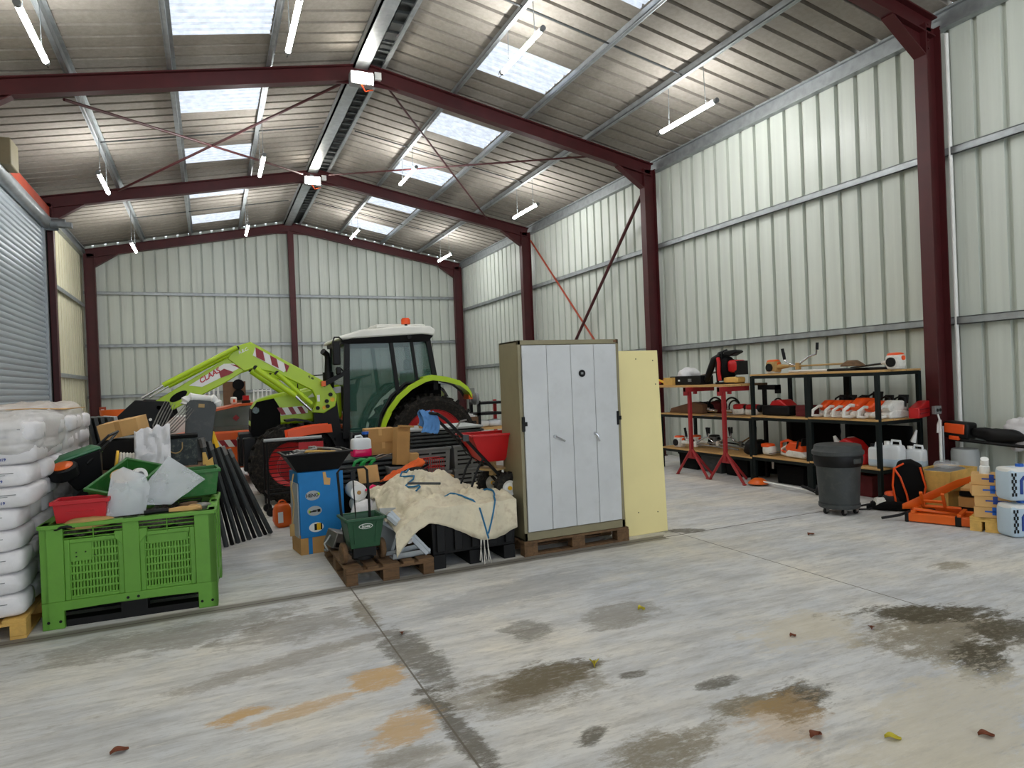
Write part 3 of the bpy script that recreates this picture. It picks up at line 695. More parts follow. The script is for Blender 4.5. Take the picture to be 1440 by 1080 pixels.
# ------------------------------------------------------------------ middle group: boxes, spreaders, tarpaulin, cabinet
pallet('dirty broken pallet carrying the green spreader and grey brackets', (1.385, 6.37, 0), 90, K['woodd'], 1.2, .78)
def blue_box():
    t = thing('blue_carton', 'tall blue printed carton with brown base under the black tray', 'box', (.99, 7.32, 0), 7)
    w, d = .46, .36
    obj('brown_base', MB().box(-w / 2, -d / 2, 0, w / 2, d / 2, .2), K['card'], t, bevel=.004)
    obj('blue_sleeve', MB().box(-w / 2 + .005, -d / 2 - .006, .17, w / 2 + .004, d / 2, .84).box(-w / 2 - .004, -d / 2, .74, w / 2, d / 2, .845), K['blue'], t, bevel=.004)
    obj('grey_side', MB().box(-w / 2 - .006, -d / 2 + .03, .17, -w / 2 + .006, d / 2 - .03, .73), K['lgrey'], t)
    obj('blue_tape', MB().box(-w / 2 + .08, -d / 2 - .003, .0, -w / 2 + .12, -d / 2, .17), K['blue'], t)
    obj('torn_paper', MB().prism([(.03, .7), (.09, .69), (.1, .76), (.06, .77), (.05, .83), (.02, .83)], -d / 2 - .012, -d / 2 - .007), K['card2'], t)
    for i, z in enumerate((.6, .44, .27)):
        lb = obj('logo_badge', MB().prism([(-.075 + .13 * (k > 4 and k < 15) * 0 + .075 * cos(R(18 * k)) * 1 + (-.005), .05 * sin(R(18 * k))) for k in range(20)], -.002, 0), K['lgrey'] if i < 2 else K['white'], t, (-.01 + .012 * i, -d / 2 - .007, z))
        if i == 0: text('HENO', .05, K['black'], lb, (-.085, -.003, 0), sx=.9); obj('green_mark', MB().cyl((-.02, -.0035, .012), (-.02, -.002, .012), .014), K['lime'], lb)
        if i == 1: text('-G--', .05, K['black'], lb, (-.06, -.003, 0), sx=.9) if 0 else obj('logo_stroke', MB().box(-.13, -.004, -.012, -.06, -.002, .0).box(-.05, -.004, -.016, -.02, -.002, .014).box(-.1, -.004, .002, -.03, -.002, .01), K['black'], lb); obj('green_mark', MB().box(-.14, -.0035, -.018, -.122, -.002, .012), K['lime'], lb)
        if i == 2: obj('machine_picture', MB().box(-.1, -.004, -.03, -.075, -.002, .035).box(-.035, -.004, -.03, -.02, -.002, .035), K['black'], lb); obj('machine_body', MB().box(-.075, -.004, -.03, -.035, -.002, .04), K['yellow'], lb)
    return t
blue_box()
def tray():
    t = thing('mixing_tray', 'black flared plastic tray of hand tools on top of the blue carton', 'tray', (.98, 7.28, .848), 3)
    obj('tub', MB().frustum((.42, .32), (.66, .5), 0, .19, .008), K['black'], t, bevel=.004)
    mb = MB()
    for s in (-1, 1): mb.box(-.34, s * .25 - .015, .18, .34, s * .25 + .015, .195).box(s * .33 - .015, -.26, .18, s * .33 + .015, .26, .195)
    obj('rim', mb, K['black'], t, bevel=.004)
tray()
solo('tool_jumble', 'heap of steel hand tools and rags filling the black tray', 'tools', heapmesh(.52, .38, .06, 5, 16, 26), K['steel'], (.98, 7.28, .99), 3, kind='stuff', solid=.015)
for i, (x, y, z, r_, m, lb) in enumerate(((1.02, 7.2, 1.035, (0, R(4), R(-12)), 'yelwood', 'pale wooden hammer handle lying across the black tray'), (.86, 7.22, 1.04, (0, R(-8), R(25)), 'steel', 'steel wrench on the left of the black tray'), (1.12, 7.3, 1.05, (0, R(6), R(-35)), 'steel', 'second steel wrench at the right of the black tray'), (.98, 7.32, 1.05, (0, 0, R(8)), 'woodd', 'dark wooden tool handle at the back of the black tray'))):
    t = thing('hand_tool', lb, 'hand tool', (x, y, z), 0, 'hand tools on the black tray', r_)
    obj('shank', MB().tube([(-.17, 0, 0), (0, 0, .008), (.16, 0, 0)], [.014, .011, .014], 8), K[m], t)
    obj('tool_head', MB().bc((-.17, 0, 0), (.035, .09, .03)).bc((-.2, 0, 0), (.03, .05, .025)), K['steel'], t, bevel=.005)
t = thing('strap_tag', 'frayed beige strap hanging from the left corner of the blue carton', 'strap', (.74, 7.1, .84), 0)
obj('strap', MB().tube([(0, 0, 0), (-.03, -.03, -.12), (-.01, -.03, -.3), (-.035, -.04, -.5)], .008, 6), K['tan'], t)
obj('tag', MB().box(-.06, -.045, -.62, -.015, -.035, -.5), K['leather'], t)
# red wire cage trolley with a coil drum
def cage():
    t = thing('wire_trolley', 'black wire cage on castors holding a red coil drum, behind the blue carton', 'trolley', (1.02, 9.75, 0), 2)
    f = MB()
    for x in (-.36, .38):
        for y in (-.2, .2): f.cyl((x, y, .12), (x, y, 1.0), .015, n=8)
    for z in (.3, 1.0):
        f.cyl((-.36, -.2, z), (.38, -.2, z), .013, n=8).cyl((-.36, .2, z), (.38, .2, z), .013, n=8).cyl((-.36, -.2, z), (-.36, .2, z), .013, n=8).cyl((.38, -.2, z), (.38, .2, z), .013, n=8)
    obj('frame', f, K['black'], t)
    g = MB()
    for i in range(11): g.cyl((-.36, -.2, .36 + i * .055), (.38, -.2, .36 + i * .055), .006, n=6)
    obj('wire_grille', g, K['black'], t)
    obj('top_rail', MB().cyl((-.4, -.22, 1.03), (.36, -.22, 1.03), .022, n=10), K['lgrey'], t)
    obj('coil_drum', MB().lathe([(.05, -.16), (.22, -.16), (.22, -.12), (.15, -.11), (.16, .1), (.22, .11), (.22, .15), (.05, .15)], 24, 'y', (.02, 0, .62)), K['bred'], t)
    c = MB()
    for i in range(7): c.lathe([(.14, -.1 + i * .03), (.185, -.095 + i * .03), (.19, -.085 + i * .03), (.185, -.075 + i * .03), (.14, -.07 + i * .03)], 20, 'y', (.02, 0, .62))
    obj('coil', c, K['copper'], t)
    for x in (-.34, .36):
        w = obj('castor', MB().lathe([(.01, -.018), (.055, -.018), (.06, 0), (.055, .018), (.01, .018)], 16, 'y', (x, -.2, .06)), K['black'], t)
        w = obj('castor', MB().lathe([(.01, -.018), (.055, -.018), (.06, 0), (.055, .018), (.01, .018)], 16, 'y', (x, .2, .06)), K['black'], t)
    obj('red_panel', MB().box(.05, -.215, .78, .38, -.205, .97), K['bred'], t)
    return t
cage()
solo('orange_trough', 'curved orange plastic trough lying on top of the wire cage', 'trough', MB().loft([[(-.3 + .6 * i / 10, sd * .13, .02 * sin(pi * i / 10) + z) for sd, z in ((-1, .12), (-1, 0), (1, 0), (1, .12), (.88, .12), (.88, .02), (-.88, .02), (-.88, .12))] for i in range(11)]), K['sorange'], (1.24, 9.68, 1.045), rot=(R(0), R(-6), R(3)), bevel=.004)
t = thing('fuel_bag', 'small orange and white bag on the floor left of the blue carton', 'bag', (.76, 8.75, 0), 12)
obj('bag_body', crumple((0, 0, .15), (.1, .09, .15), .6, 8, .02, 24, 16), K['orange'], t, ang=60)
obj('white_patch', MB().box(-.08, -.1, .07, -.02, -.092, .2), K['white'], t); obj('handle', MB().tube(arc((0, 0, .28), .05, 0, 180, 8), .01, 6), K['orange'], t)
# green spreader
def green_spreader():
    t = thing('drop_spreader', 'green hopper spreader with black loop handle standing on the dirty pallet', 'spreader', (1.19, 6.0, .144), 2)
    m = K['dgreen']
    h = obj('hopper', MB().frustum((.25, .22), (.33, .3), .14, .4, .008), m, t, bevel=.006)
    obj('hopper_rim', MB().box(-.185, -.17, .385, .185, -.145, .41).box(-.185, .145, .385, .185, .17, .41).box(-.185, -.17, .385, -.16, .17, .41).box(.16, -.17, .385, .185, .17, .41), m, t, bevel=.005)
    for x in (-.09, .09): obj('hopper_rib', MB().loft([[(x - .008 + x * .12, -.142, .36), (x + .008 + x * .12, -.142, .36), (x + .008 + x * .12, -.15, .36), (x - .008 + x * .12, -.15, .36)], [(x - .008, -.116, .18), (x + .008, -.116, .18), (x + .008, -.124, .18), (x - .008, -.124, .18)]]), m, h)
    lb = obj('logo_oval', MB().prism([(.062 * cos(R(15 * k)), .024 * sin(R(15 * k))) for k in range(24)], -.002, .001), K['white'], h, (.0, -.149, .335), (R(9), 0, 0))
    obj('logo_field', MB().prism([(.056 * cos(R(15 * k)), .019 * sin(R(15 * k))) for k in range(24)], -.003, -.002), m, lb)
    text('Scotts', .03, K['white'], lb, (0, -.0035, 0), shear=.2)
    obj('undercarriage', MB().box(-.1, -.08, .05, .1, .08, .15).cyl((-.16, 0, .09), (.16, 0, .09), .012, n=8).cyl((0, 0, .03), (0, 0, .06), .1, n=18), K['black'], t)
    for s in (-1, 1):
        w = obj('wheel', MB().lathe([(.02, -.025), (.08, -.025), (.092, -.015), (.092, .015), (.08, .025), (.02, .025)], 20, 'x', (s * .17, 0, .092)), K['maroon'] if 0 else K['woodd'], t)
    obj('handle', MB().tube([(-.13, .1, .12), (-.15, .14, .45), (-.155, .2, .78), (-.13, .21, .81), (.09, .21, .81), (.115, .2, .78), (.11, .14, .45), (.1, .1, .12)], .012, 8), K['black'], t)
    obj('shift_rod', MB().cyl((-.02, .12, .2), (-.02, .19, .76), .006, n=6).box(-.04, .17, .7, 0, .2, .78), K['black'], t)
green_spreader()
# grey steel bits on the pallet
t = thing('grey_steel_case', 'small battered grey metal case leaning beside the green spreader', 'case', (1.085, 6.62, .15), 0, None, (R(10), R(18), R(24)))
obj('case_body', MB().box(-.13, -.09, 0, .13, .09, .15), K['steel'], t, bevel=.008); obj('corner_clip', MB().box(-.11, -.098, .02, -.07, -.09, .06).box(.02, -.098, .05, .1, -.09, .1), K['black'], t)
obj('chain', MB().tube([(-.14, 0, .1), (-.2, -.04, .02), (-.17, -.08, -.03), (-.22, -.1, -.02)], .01, 6), K['galv'], t)
def bracket(label, loc, rot, s=1.0):
    t = thing('steel_bracket', label, 'bracket', loc, 0, 'galvanised frame parts on the dirty pallet', rot)
    obj('base_plate', MB().box(-.16 * s, -.05, 0, .2 * s, .05, .012).box(-.16 * s, -.05, 0, .2 * s, -.044, .05), K['galv'], t, bevel=.002)
    obj('strut', MB().loft([[(-.12 * s, -.02, .01), (-.09 * s, -.02, .01), (-.09 * s, .02, .01), (-.12 * s, .02, .01)], [(.06 * s, -.02, .3 * s), (.1 * s, -.02, .3 * s), (.1 * s, .02, .3 * s), (.06 * s, .02, .3 * s)]]), K['galv'], t)
    obj('strut', MB().loft([[(.16 * s, -.02, .01), (.2 * s, -.02, .01), (.2 * s, .02, .01), (.16 * s, .02, .01)], [(-.2 * s, -.02, .38 * s), (-.16 * s, -.02, .38 * s), (-.16 * s, .02, .38 * s), (-.2 * s, .02, .38 * s)]]), K['galv'], t)
    obj('pivot_tube', MB().cyl((.0, -.05, .15 * s), (.0, .05, .15 * s), .03 * s), K['chrome'], t)
bracket('galvanised folding bracket nearest the floor edge, right of the green spreader', (1.58, 5.92, .146), (0, 0, R(6)))
bracket('galvanised folding bracket standing behind the nearest one', (1.57, 6.06, .146), (R(-8), R(-12), R(-18)), 1.05)
solo('steel_channel', 'long galvanised channel propped diagonally over the brackets', 'channel', MB().box(-.02, -.03, 0, .02, .03, .52).box(.02, -.03, 0, .045, -.024, .52), K['galv'], (1.75, 5.9, .15), rot=(R(-6), R(-40), 0), bevel=.002)
solo('metal_sheet', 'flat grey metal panel standing behind the brackets', 'panel', MB().box(-.1, -.01, 0, .12, .01, .4), K['lgrey'], (1.47, 6.2, .146), rot=(R(-6), R(6), R(10)), bevel=.003)
# black pallet box with the tarpaulin bag
def black_bin():
    t = thing('pallet_box', 'black plastic pallet box under the tarpaulin beside the grey cabinet', 'pallet box', (2.21, 6.42, 0), 0)
    mb = MB().frustum((.82, 1.1), (.85, 1.14), .13, .52, .03)
    for i in range(5): mb.box(-.38 + .17 * i, -.59, .16, -.3 + .17 * i, -.565, .47)
    mb.box(-.435, -.585, .47, .435, -.545, .525).box(-.435, .545, .47, .435, .585, .525).box(-.435, -.585, .47, -.4, .585, .525).box(.4, -.585, .47, .435, .585, .525)
    obj('tub', mb, K['black'], t, bevel=.006)
    for x in (-.35, 0, .35): obj('foot', MB().box(x - .06, -.56, 0, x + .06, .56, .13), K['black'], t, bevel=.006)
black_bin()
def tarp():
    def fn(a, b):
        x = -.72 + 1.18 * a; y = -.69 + 1.29 * b
        hump = .33 * math.exp(-((x + .2) / .3) ** 2 - ((y - .28) / .4) ** 2) + .15 * math.exp(-((x + .55) / .12) ** 2 - ((y - .05) / .2) ** 2)
        z = .56 + hump * .75 + .03 * math.exp(-((y + .5) / .12) ** 2)
        if x < -.42: z -= min(.26, (-.42 - x) * .55) * max(0, min(1, (.2 - y) * 2)) 
        q = min(1, max(.12, (y + .62) * 5))
        z += .1 * noise.noise(V((x * 3.3, y * 3.3, 3))) * min(1, max(0, (y + .6) * 3)) + q * .09 * abs(noise.noise(V((x * 7 + y * 4, y * 5 - x * 2, 8)))) + q * .035 * abs(noise.noise(V((x * 15 - y * 6, y * 12 + x * 5, 5)))) + noise.noise(V((x * 18, y * 18, 1))) * .008
        if y < -.59: z -= (-.59 - y) * (2.3 + 1.1 * sin(x * 5 + .6)); y = -.645 - .03 * abs(noise.noise(V((x * 6, y * 2, 4)))) - .015 * sin(x * 14)
        return (x, y, z)
    t = thing('tarpaulin_bag', 'big beige woven tarpaulin bag slumped over the black pallet box', 'tarpaulin', (2.16, 6.44, 0), 0)
    o = obj('cloth', MB().grid(fn, 100, 80), K['tarp'], t, solid=.006, ang=70)
    pts = [fn(a, b) for a, b in ((.35, .02), (.5, .0), (.62, .1), (.72, .0))]
    r = MB()
    r.tube([V(fn(.42 + .32 * i / 14, .3 - .3 * i / 14)) + V((0, -.004, .012)) for i in range(15)], .009, 6)
    r.tube([V(fn(.74 + .12 * sin(i / 14 * 3.14), .01 + .3 * i / 14)) + V((0, -.004, .012)) for i in range(15)], .009, 6)
    r.tube([V(fn(.3 + .05 * sin(i), .45 + .35 * i / 14)) + V((0, -.004, .014)) for i in range(15)], .009, 6)
    obj('blue_cord', r, K['rope'], t)
    return t
tarp()
mb = MB()
for i in range(6): mb.tube([(.012 * (i - 2.5), 0, 0), (.012 * (i - 2.5) + .01 * sin(i * 2), -.012 - .004 * i, -.15), (.018 * (i - 2.2) + .01 * cos(i * 3), -.01, -.3), (.022 * (i - 2), -.012, -.42 - .02 * (i % 3))], .004, 5)
solo('frayed_rope', 'frayed white rope hanging down the front of the black pallet box', 'rope', mb, K['wrope'], (2.27, 5.8, .46))
solo('grey_rod', 'short dark grey rod lying across the tarpaulin', 'rod', MB().cyl((-.16, 0, .02), (.16, -.03, -.01), .012, n=8), K['dgreyp'], (1.86, 6.28, .73))
def red_spreader():
    t = thing('push_spreader', 'red hopper push spreader with pneumatic tyres standing on the tarpaulin', 'spreader', (2.57, 6.3, .565), 0)
    obj('hopper', MB().frustum((.24, .22), (.53, .44), .33, .61, .008), K['bred'], t, bevel=.01)
    r = MB()
    for s in (-1, 1): r.box(-.275, s * .22 - .015, .595, .275, s * .22 + .015, .615).box(s * .265 - .015, -.235, .595, s * .265 + .015, .235, .615)
    obj('hopper_rim', r, K['bred'], t, bevel=.006)
    obj('gearbox', MB().cyl((0.03, 0, .18), (0.03, 0, .34), .04).cyl((.03, -.12, .24), (.03, -.02, .3), .015).cyl((.03, 0, .24), (.03, 0, .26), .14, n=20), K['yellow'] if 0 else K['tan'], t)
    obj('axle', MB().cyl((.1, -.24, .07), (.1, .24, .07), .014), K['steel'], t)
    for y in (-.22, .22):
        w = obj('tyre', MB().lathe([(.075, -.035), (.11, -.045), (.145, -.035), (.155, 0), (.145, .035), (.11, .045), (.075, .035)], 28, 'y', (.1, y, .07)), K['rubber'], t)
        obj('rim', MB().lathe([(.012, -.03), (.05, -.022), (.076, -.038), (.08, -.03), (.08, .03), (.076, .038), (.012, .03)], 24, 'y', (.1, y, .07)), K['white'], w)
        obj('hub', MB().cyl((.1, y - .05, .07), (.1, y + .05, .07), .02), K['yellow'], w)
        lug = MB()
        for k in range(22):
            a = 2 * pi * k / 22; lug.at((.1 + .152 * cos(a), y, .07 + .152 * sin(a)), (0, -a, 0)).box(-.006, -.035, -.009, .008, .035, .009)
        obj('tread', lug, K['rubber'], w)
    fr = MB()
    for y in (-.15, .15):
        fr.tube([(.12, y, .1), (-.06, y, .3), (-.3, y, .57), (-.5, y, .78), (-.58, y, .84)], .016, 8)
        fr.tube([(-.13, y, .37), (-.2, y, .26), (-.29, y, .04), (-.26, y, .0), (-.2, y, .02)], .012, 8)
    fr.tube([(-.58, -.15, .84), (-.63, -.1, .85), (-.63, .1, .85), (-.58, .15, .84)], .016, 8).cyl((-.3, -.15, .57), (-.3, .15, .57), .01).cyl((-.06, -.15, .3), (-.06, .15, .3), .012).cyl((-.26, -.15, .0), (-.26, .15, .0), .01)
    obj('handle_frame', fr, K['black'], t)
    obj('control_lever', MB().tube([(-.4, -.16, .7), (-.36, -.18, .76), (-.3, -.18, .77)], .01, 6), K['steel'], t); obj('clip', MB().box(-.34, -.175, .56, -.28, -.16, .62), K['dgreyp'], t)
    obj('cable', MB().tube([(-.42, -.17, .7), (-.34, -.22, .45), (-.2, -.2, .36), (-.1, -.15, .32)], .005, 5), K['black'], t)
red_spreader()
t = solo('blue_towel', 'faded blue towel draped over the red spreader handle end', 'towel', MB().grid(lambda a, b: (-.09 + .18 * a + .02 * sin(b * 9), (-.045 if b < .5 else .045) * min(1, abs(b - .5) * 9) + .012 * noise.noise(V((a * 8, b * 8, 2))), -abs(b - .5) * (.42 if b < .5 else .3) + .02 * noise.noise(V((a * 9, b * 4, 7))) + .022), 16, 26), K['cloth'], (1.94, 6.27, 1.41), rot=(0, R(10), R(12)), solid=.008)
# things behind: folded grey tables, crates, cartons, jug
for i in range(6):
    t = thing('folded_table', '%s grey folded table of the pile under the pink jug' % (ORD[i] if i < 5 else 'topmost'), 'folded table', (1.56, 8.35, .5 + i * .058), random.uniform(-1, 1), 'folded tables stacked flat, left pile')
    obj('table_top', MB().box(-.55, -.38, .018, .55, .38, .05), K['dgreyp'], t, bevel=.006)
    obj('folded_leg', MB().box(-.5, -.36, 0, -.46, .36, .02).box(.46, -.36, 0, .5, .36, .02).box(-.5, -.3, 0, .5, -.28, .016), K['black'], t)
crate('grey plastic crate supporting the left pile of folded tables', (1.56, 8.35, 0), (0, 0, 0), 1.0, .66, .5, K['dgreyp'], taper=.95)
for i in range(5):
    t = thing('folded_table', '%s grey folded table of the pile behind the red spreader' % (ORD[i] if i < 4 else 'topmost'), 'folded table', (2.75, 8.5, .902 + i * .047), random.uniform(-1.5, 1.5), 'folded tables stacked flat, right pile')
    obj('table_top', MB().box(-.5, -.38, .016, .5, .38, .046), K['dgreyp'] if i < 4 else K['lgrey'], t, bevel=.006)
    obj('folded_leg', MB().box(-.46, -.36, 0, -.42, .36, .018).box(.42, -.36, 0, .46, .36, .018).box(-.46, -.32, 0, .46, -.3, .014), K['black'], t)
def slot_crate(label, x, y, z, w=.6, d=.4, h=.3):
    t = thing('slotted_crate', label, 'crate', (x, y, z), 0, 'grey slotted crates behind the tarpaulin')
    mb = MB().frustum((w - .03, d - .03), (w, d), 0, h, .012).box(-w / 2 - .012, -d / 2 - .012, h - .03, w / 2 + .012, -d / 2 + .008, h).box(-w / 2 - .012, d / 2 - .008, h - .03, w / 2 + .012, d / 2 + .012, h)
    obj('tub', mb, K['greyp'], t, bevel=.004)
    s = MB()
    for r_ in range(4):
        for c in range(2): s.box(-w * .4 + c * w * .42, -d / 2 - .004 + (.013 * (1 - (.06 + r_ * .055) / h)), .05 + r_ * .055, -w * .4 + c * w * .42 + w * .36, -d / 2 + .012, .07 + r_ * .055)
    obj('slot', s, K['black'], t)
for i in range(3): slot_crate('%s grey slotted crate of the left column under the folded tables' % ('bottom', 'middle', 'top')[i], 2.48, 8.22, i * .3, .52)
for i in range(3): slot_crate('%s grey slotted crate of the right column under the folded tables' % ('bottom', 'middle', 'top')[i], 3.05, 8.26, i * .3, .5)
def carton(label, loc, rot, w, d, h, open_=False, grp='cartons on the folded tables', m='card'):
    t = thing('carton', label, 'box', loc, 0, grp, rot)
    if open_: obj('body', MB().frustum((w, d), (w, d), 0, h, .006), K[m], t); obj('flap', MB().box(-w / 2, -d / 2 - .06, h - .004, w / 2, -d / 2, h + .02).box(w / 2, -d / 2, h, w / 2 + .05, d / 2, h + .02), K[m], t)
    else:
        obj('body', MB().box(-w / 2, -d / 2, 0, w / 2, d / 2, h), K[m], t, bevel=.003)
        obj('tape', MB().box(-.02, -d / 2 - .002, h * .5, .02, -d / 2 + .001, h).box(-.02, -d / 2 - .001, h - .001, .02, d / 2, h + .002), K['card2'], t)
    return t
carton('lower tan carton with a white label behind the pink jug', (1.92, 8.3, .852), (0, 0, R(3)), .36, .26, .15)
carton('upper tan carton stacked on the labelled one behind the pink jug', (1.9, 8.3, 1.003), (0, 0, R(-4)), .36, .26, .17)
carton('tall narrow open carton leaning in front of the stacked cartons', (2.06, 7.9, .74), (R(-4), R(6), R(6)), .16, .15, .45, True)
carton('flat tan carton right of the tall open carton', (2.2, 7.98, .74), (R(0), R(0), R(-8)), .2, .18, .12, m='card2')
crate('grey plastic crate carrying the tall open carton', (2.12, 7.95, .0), (0, 0, 0), .44, .36, .735, K['greyp'], taper=.94)
def jug():
    t = thing('jerrycan', 'white jerrycan half full of pink fluid with a blue cap', 'jerrycan', (1.63, 8.08, .853), 4)
    obj('body', MB().ell((0, 0, .115), (.115, .09, .115), 24, 12, .35), K['jug'], t)
    obj('pink_fluid', MB().ell((0, 0, .06), (.1165, .0915, .055), 24, 8, .3), K['pink'], t)
    obj('neck', MB().cyl((.06, 0, .22), (.06, 0, .27), .035, n=16), K['black'], t); obj('cap', MB().cyl((.06, 0, .27), (.06, 0, .3), .042, n=18), K['bluecap'], t)
    obj('handle', MB().tube([(-.07, 0, .2), (-.06, 0, .25), (.0, 0, .255), (.03, 0, .22)], .014, 8), K['jug'], t)
jug()
for i, (x, lb) in enumerate(((1.62, 'left pair of green handled hedge shears below the pink jug'), (1.73, 'right pair of green handled hedge shears below the pink jug'))):
    t = thing('garden_shears', lb, 'shears', (x, 7.78, .84), 0, 'green handled shears', (R(20), R(-12), R(20)))
    obj('blade', MB().prism([(0, -.012), (.26, .0), (0, .014)], -.004, .004), K['chrome'], t)
    obj('grip', MB().tube([(0, 0, 0), (-.06, -.01, -.01), (-.1, -.02, -.06), (-.1, -.03, -.14)], [.015, .02, .02, .017], 8), K['gtool'], t); obj('grip', MB().tube([(0, 0, .01), (-.05, .03, .02), (-.12, .04, 0), (-.15, .04, -.06)], [.015, .02, .02, .017], 8), K['gtool'], t)
solo('wooden_brush', 'brown wooden brush lying on the right pile of folded tables', 'brush', MB().box(-.1, -.03, .03, .1, .03, .06).box(-.09, -.025, 0, .09, .025, .03), K['card'], (2.5, 8.25, 1.138), 8, bevel=.006)
crate('black crate behind the black pallet box, heaped with cloths and straps', (1.95, 7.35, 0), (0, 0, 0), .8, .55, .5, K['black'], taper=.94)
solo('orange_cloth', 'crumpled orange cloth on the heap below the tall carton', 'cloth', MB().grid(lambda a, b: (-.25 + .5 * a, -.12 + .24 * b, .06 + .1 * a + .05 * noise.noise(V((a * 5, b * 5, 3))) - .12 * (b - .5) ** 2), 24, 14), K['orangecloth'], (1.98, 7.45, .63), rot=(0, R(-12), R(6)), solid=.012)
for i in range(5):
    solo('folded_strap', '%s maroon strap of the bundle under the orange cloth' % ORD[i], 'strap', MB().tube([(-.32, 0, 0), (-.1, -.02, .03), (.12, .01, .07), (.3, 0, .14)], .014, 6), K['maroon'] if i % 2 else K['black2'], (1.88 + .02 * i, 7.22 + .02 * i, .53 + .027 * i), 4 + i * 3, 'maroon straps on the heap')
t = thing('spare_wheel', 'dark brown rubber wheel lying behind the tarpaulin', 'wheel', (2.0, 7.1, .62), 0, None, (R(-58), R(14), 0))
obj('tyre', MB().lathe([(.08, -.04), (.17, -.05), (.2, -.03), (.2, .03), (.17, .05), (.08, .04)], 28), K['rubber'], t); obj('disc', MB().cyl((0, 0, -.03), (0, 0, .03), .085, n=20), K['maroon'], t)
def basket():
    t = thing('wire_basket', 'small red wire basket in front of the slotted crates', 'basket', (2.42, 7.75, .6), 0)
    mb = MB()
    for z in (0, .1, .2): mb.tube([(-.11, -.09, z), (.11, -.09, z), (.11, .09, z), (-.11, .09, z)], .005, 5, True)
    for i in range(9): mb.cyl((-.11 + .0275 * i, -.09, 0), (-.11 + .0275 * i, -.09, .2), .003, n=5).cyl((-.11 + .0275 * i, .09, 0), (-.11 + .0275 * i, .09, .2), .003, n=5).cyl((-.11 + .0275 * i, -.09, 0), (-.11 + .0275 * i, .09, 0), .003, n=5)
    obj('wire', mb, K['bred'], t)
basket()
carton('brown carton the red wire basket stands on', (2.42, 7.72, 0), (0, 0, 0), .4, .3, .6, m='card')
solo('orange_rag', 'small orange rag beside the spreader foot, behind the tarpaulin', 'rag', crumple((0, 0, 0), (.07, .05, .04), .8, 6, .02, 16, 10), K['orangecloth'], (2.31, 7.15, .5))
for i, (x, y, z) in enumerate(((1.38, 7.12, .28), (1.4, 7.1, .45), (1.37, 7.14, .6))):
    t = thing('plastic_roll', '%s white plastic roll stacked between the blue carton and the heap' % ('bottom', 'middle', 'top')[i], 'roll', (x, y, z), 0, 'white rolls by the blue carton')
    obj('roll', MB().lathe([(.02, -.16), (.085, -.16), (.09, -.14), (.09, .14), (.085, .16), (.02, .16)], 22, 'y'), K['white'], t); obj('core', MB().lathe([(.012, -.163), (.022, -.163), (.022, -.15), (.012, -.15)], 12, 'y'), K['card'], t)
solo('crate_block', 'grey box under the stacked white plastic rolls', 'box', MB().box(-.12, -.17, 0, .16, .17, .19), K['dgreyp'], (1.37, 7.12, 0), bevel=.006)
for i, (x, y, z, r_, lb) in enumerate(((1.4, 6.76, .32, .12, 'white plastic sack with grey creases behind the green spreader handle'), (1.56, 6.62, .36, .1, 'smaller white crumpled bag next to the tarpaulin'), (1.28, 6.8, .2, .1, 'low white crumpled bag at the back of the dirty pallet'))):
    solo('crumpled_bag', lb, 'bag', crumple((0, 0, 0), (r_ * 1.3, r_, r_ * 1.5 if i < 2 else r_ * .6), .7, i + 11, .035, 30, 20), K['sack'], (x, y, z + .05), 20 * i, ang=60)
solo('red_glove', 'bright red glove on the heap left of the tarpaulin', 'glove', crumple((0, 0, 0), (.09, .05, .035), .8, 21, .02, 18, 10), K['bred'], (1.66, 7.05, .6), 12)
solo('pink_scraper', 'pink and black plastic tool next to the red glove', 'hand tool', MB().tube([(-.1, 0, 0), (0, 0, .02), (.08, 0, .0)], [.012, .03, .014], 8), K['pink'], (1.52, 7.0, .62), 30)
solo('pale_board', 'pale board standing under the green shears', 'board', MB().box(-.12, -.008, 0, .12, .008, .2), K['card2'], (1.62, 7.62, .6), rot=(R(-20), 0, R(6)))
solo('black_box', 'low black box below the pale board, behind the white rolls', 'box', MB().box(-.22, -.15, 0, .2, .15, .6), K['black2'], (1.5, 7.55, 0), bevel=.006)
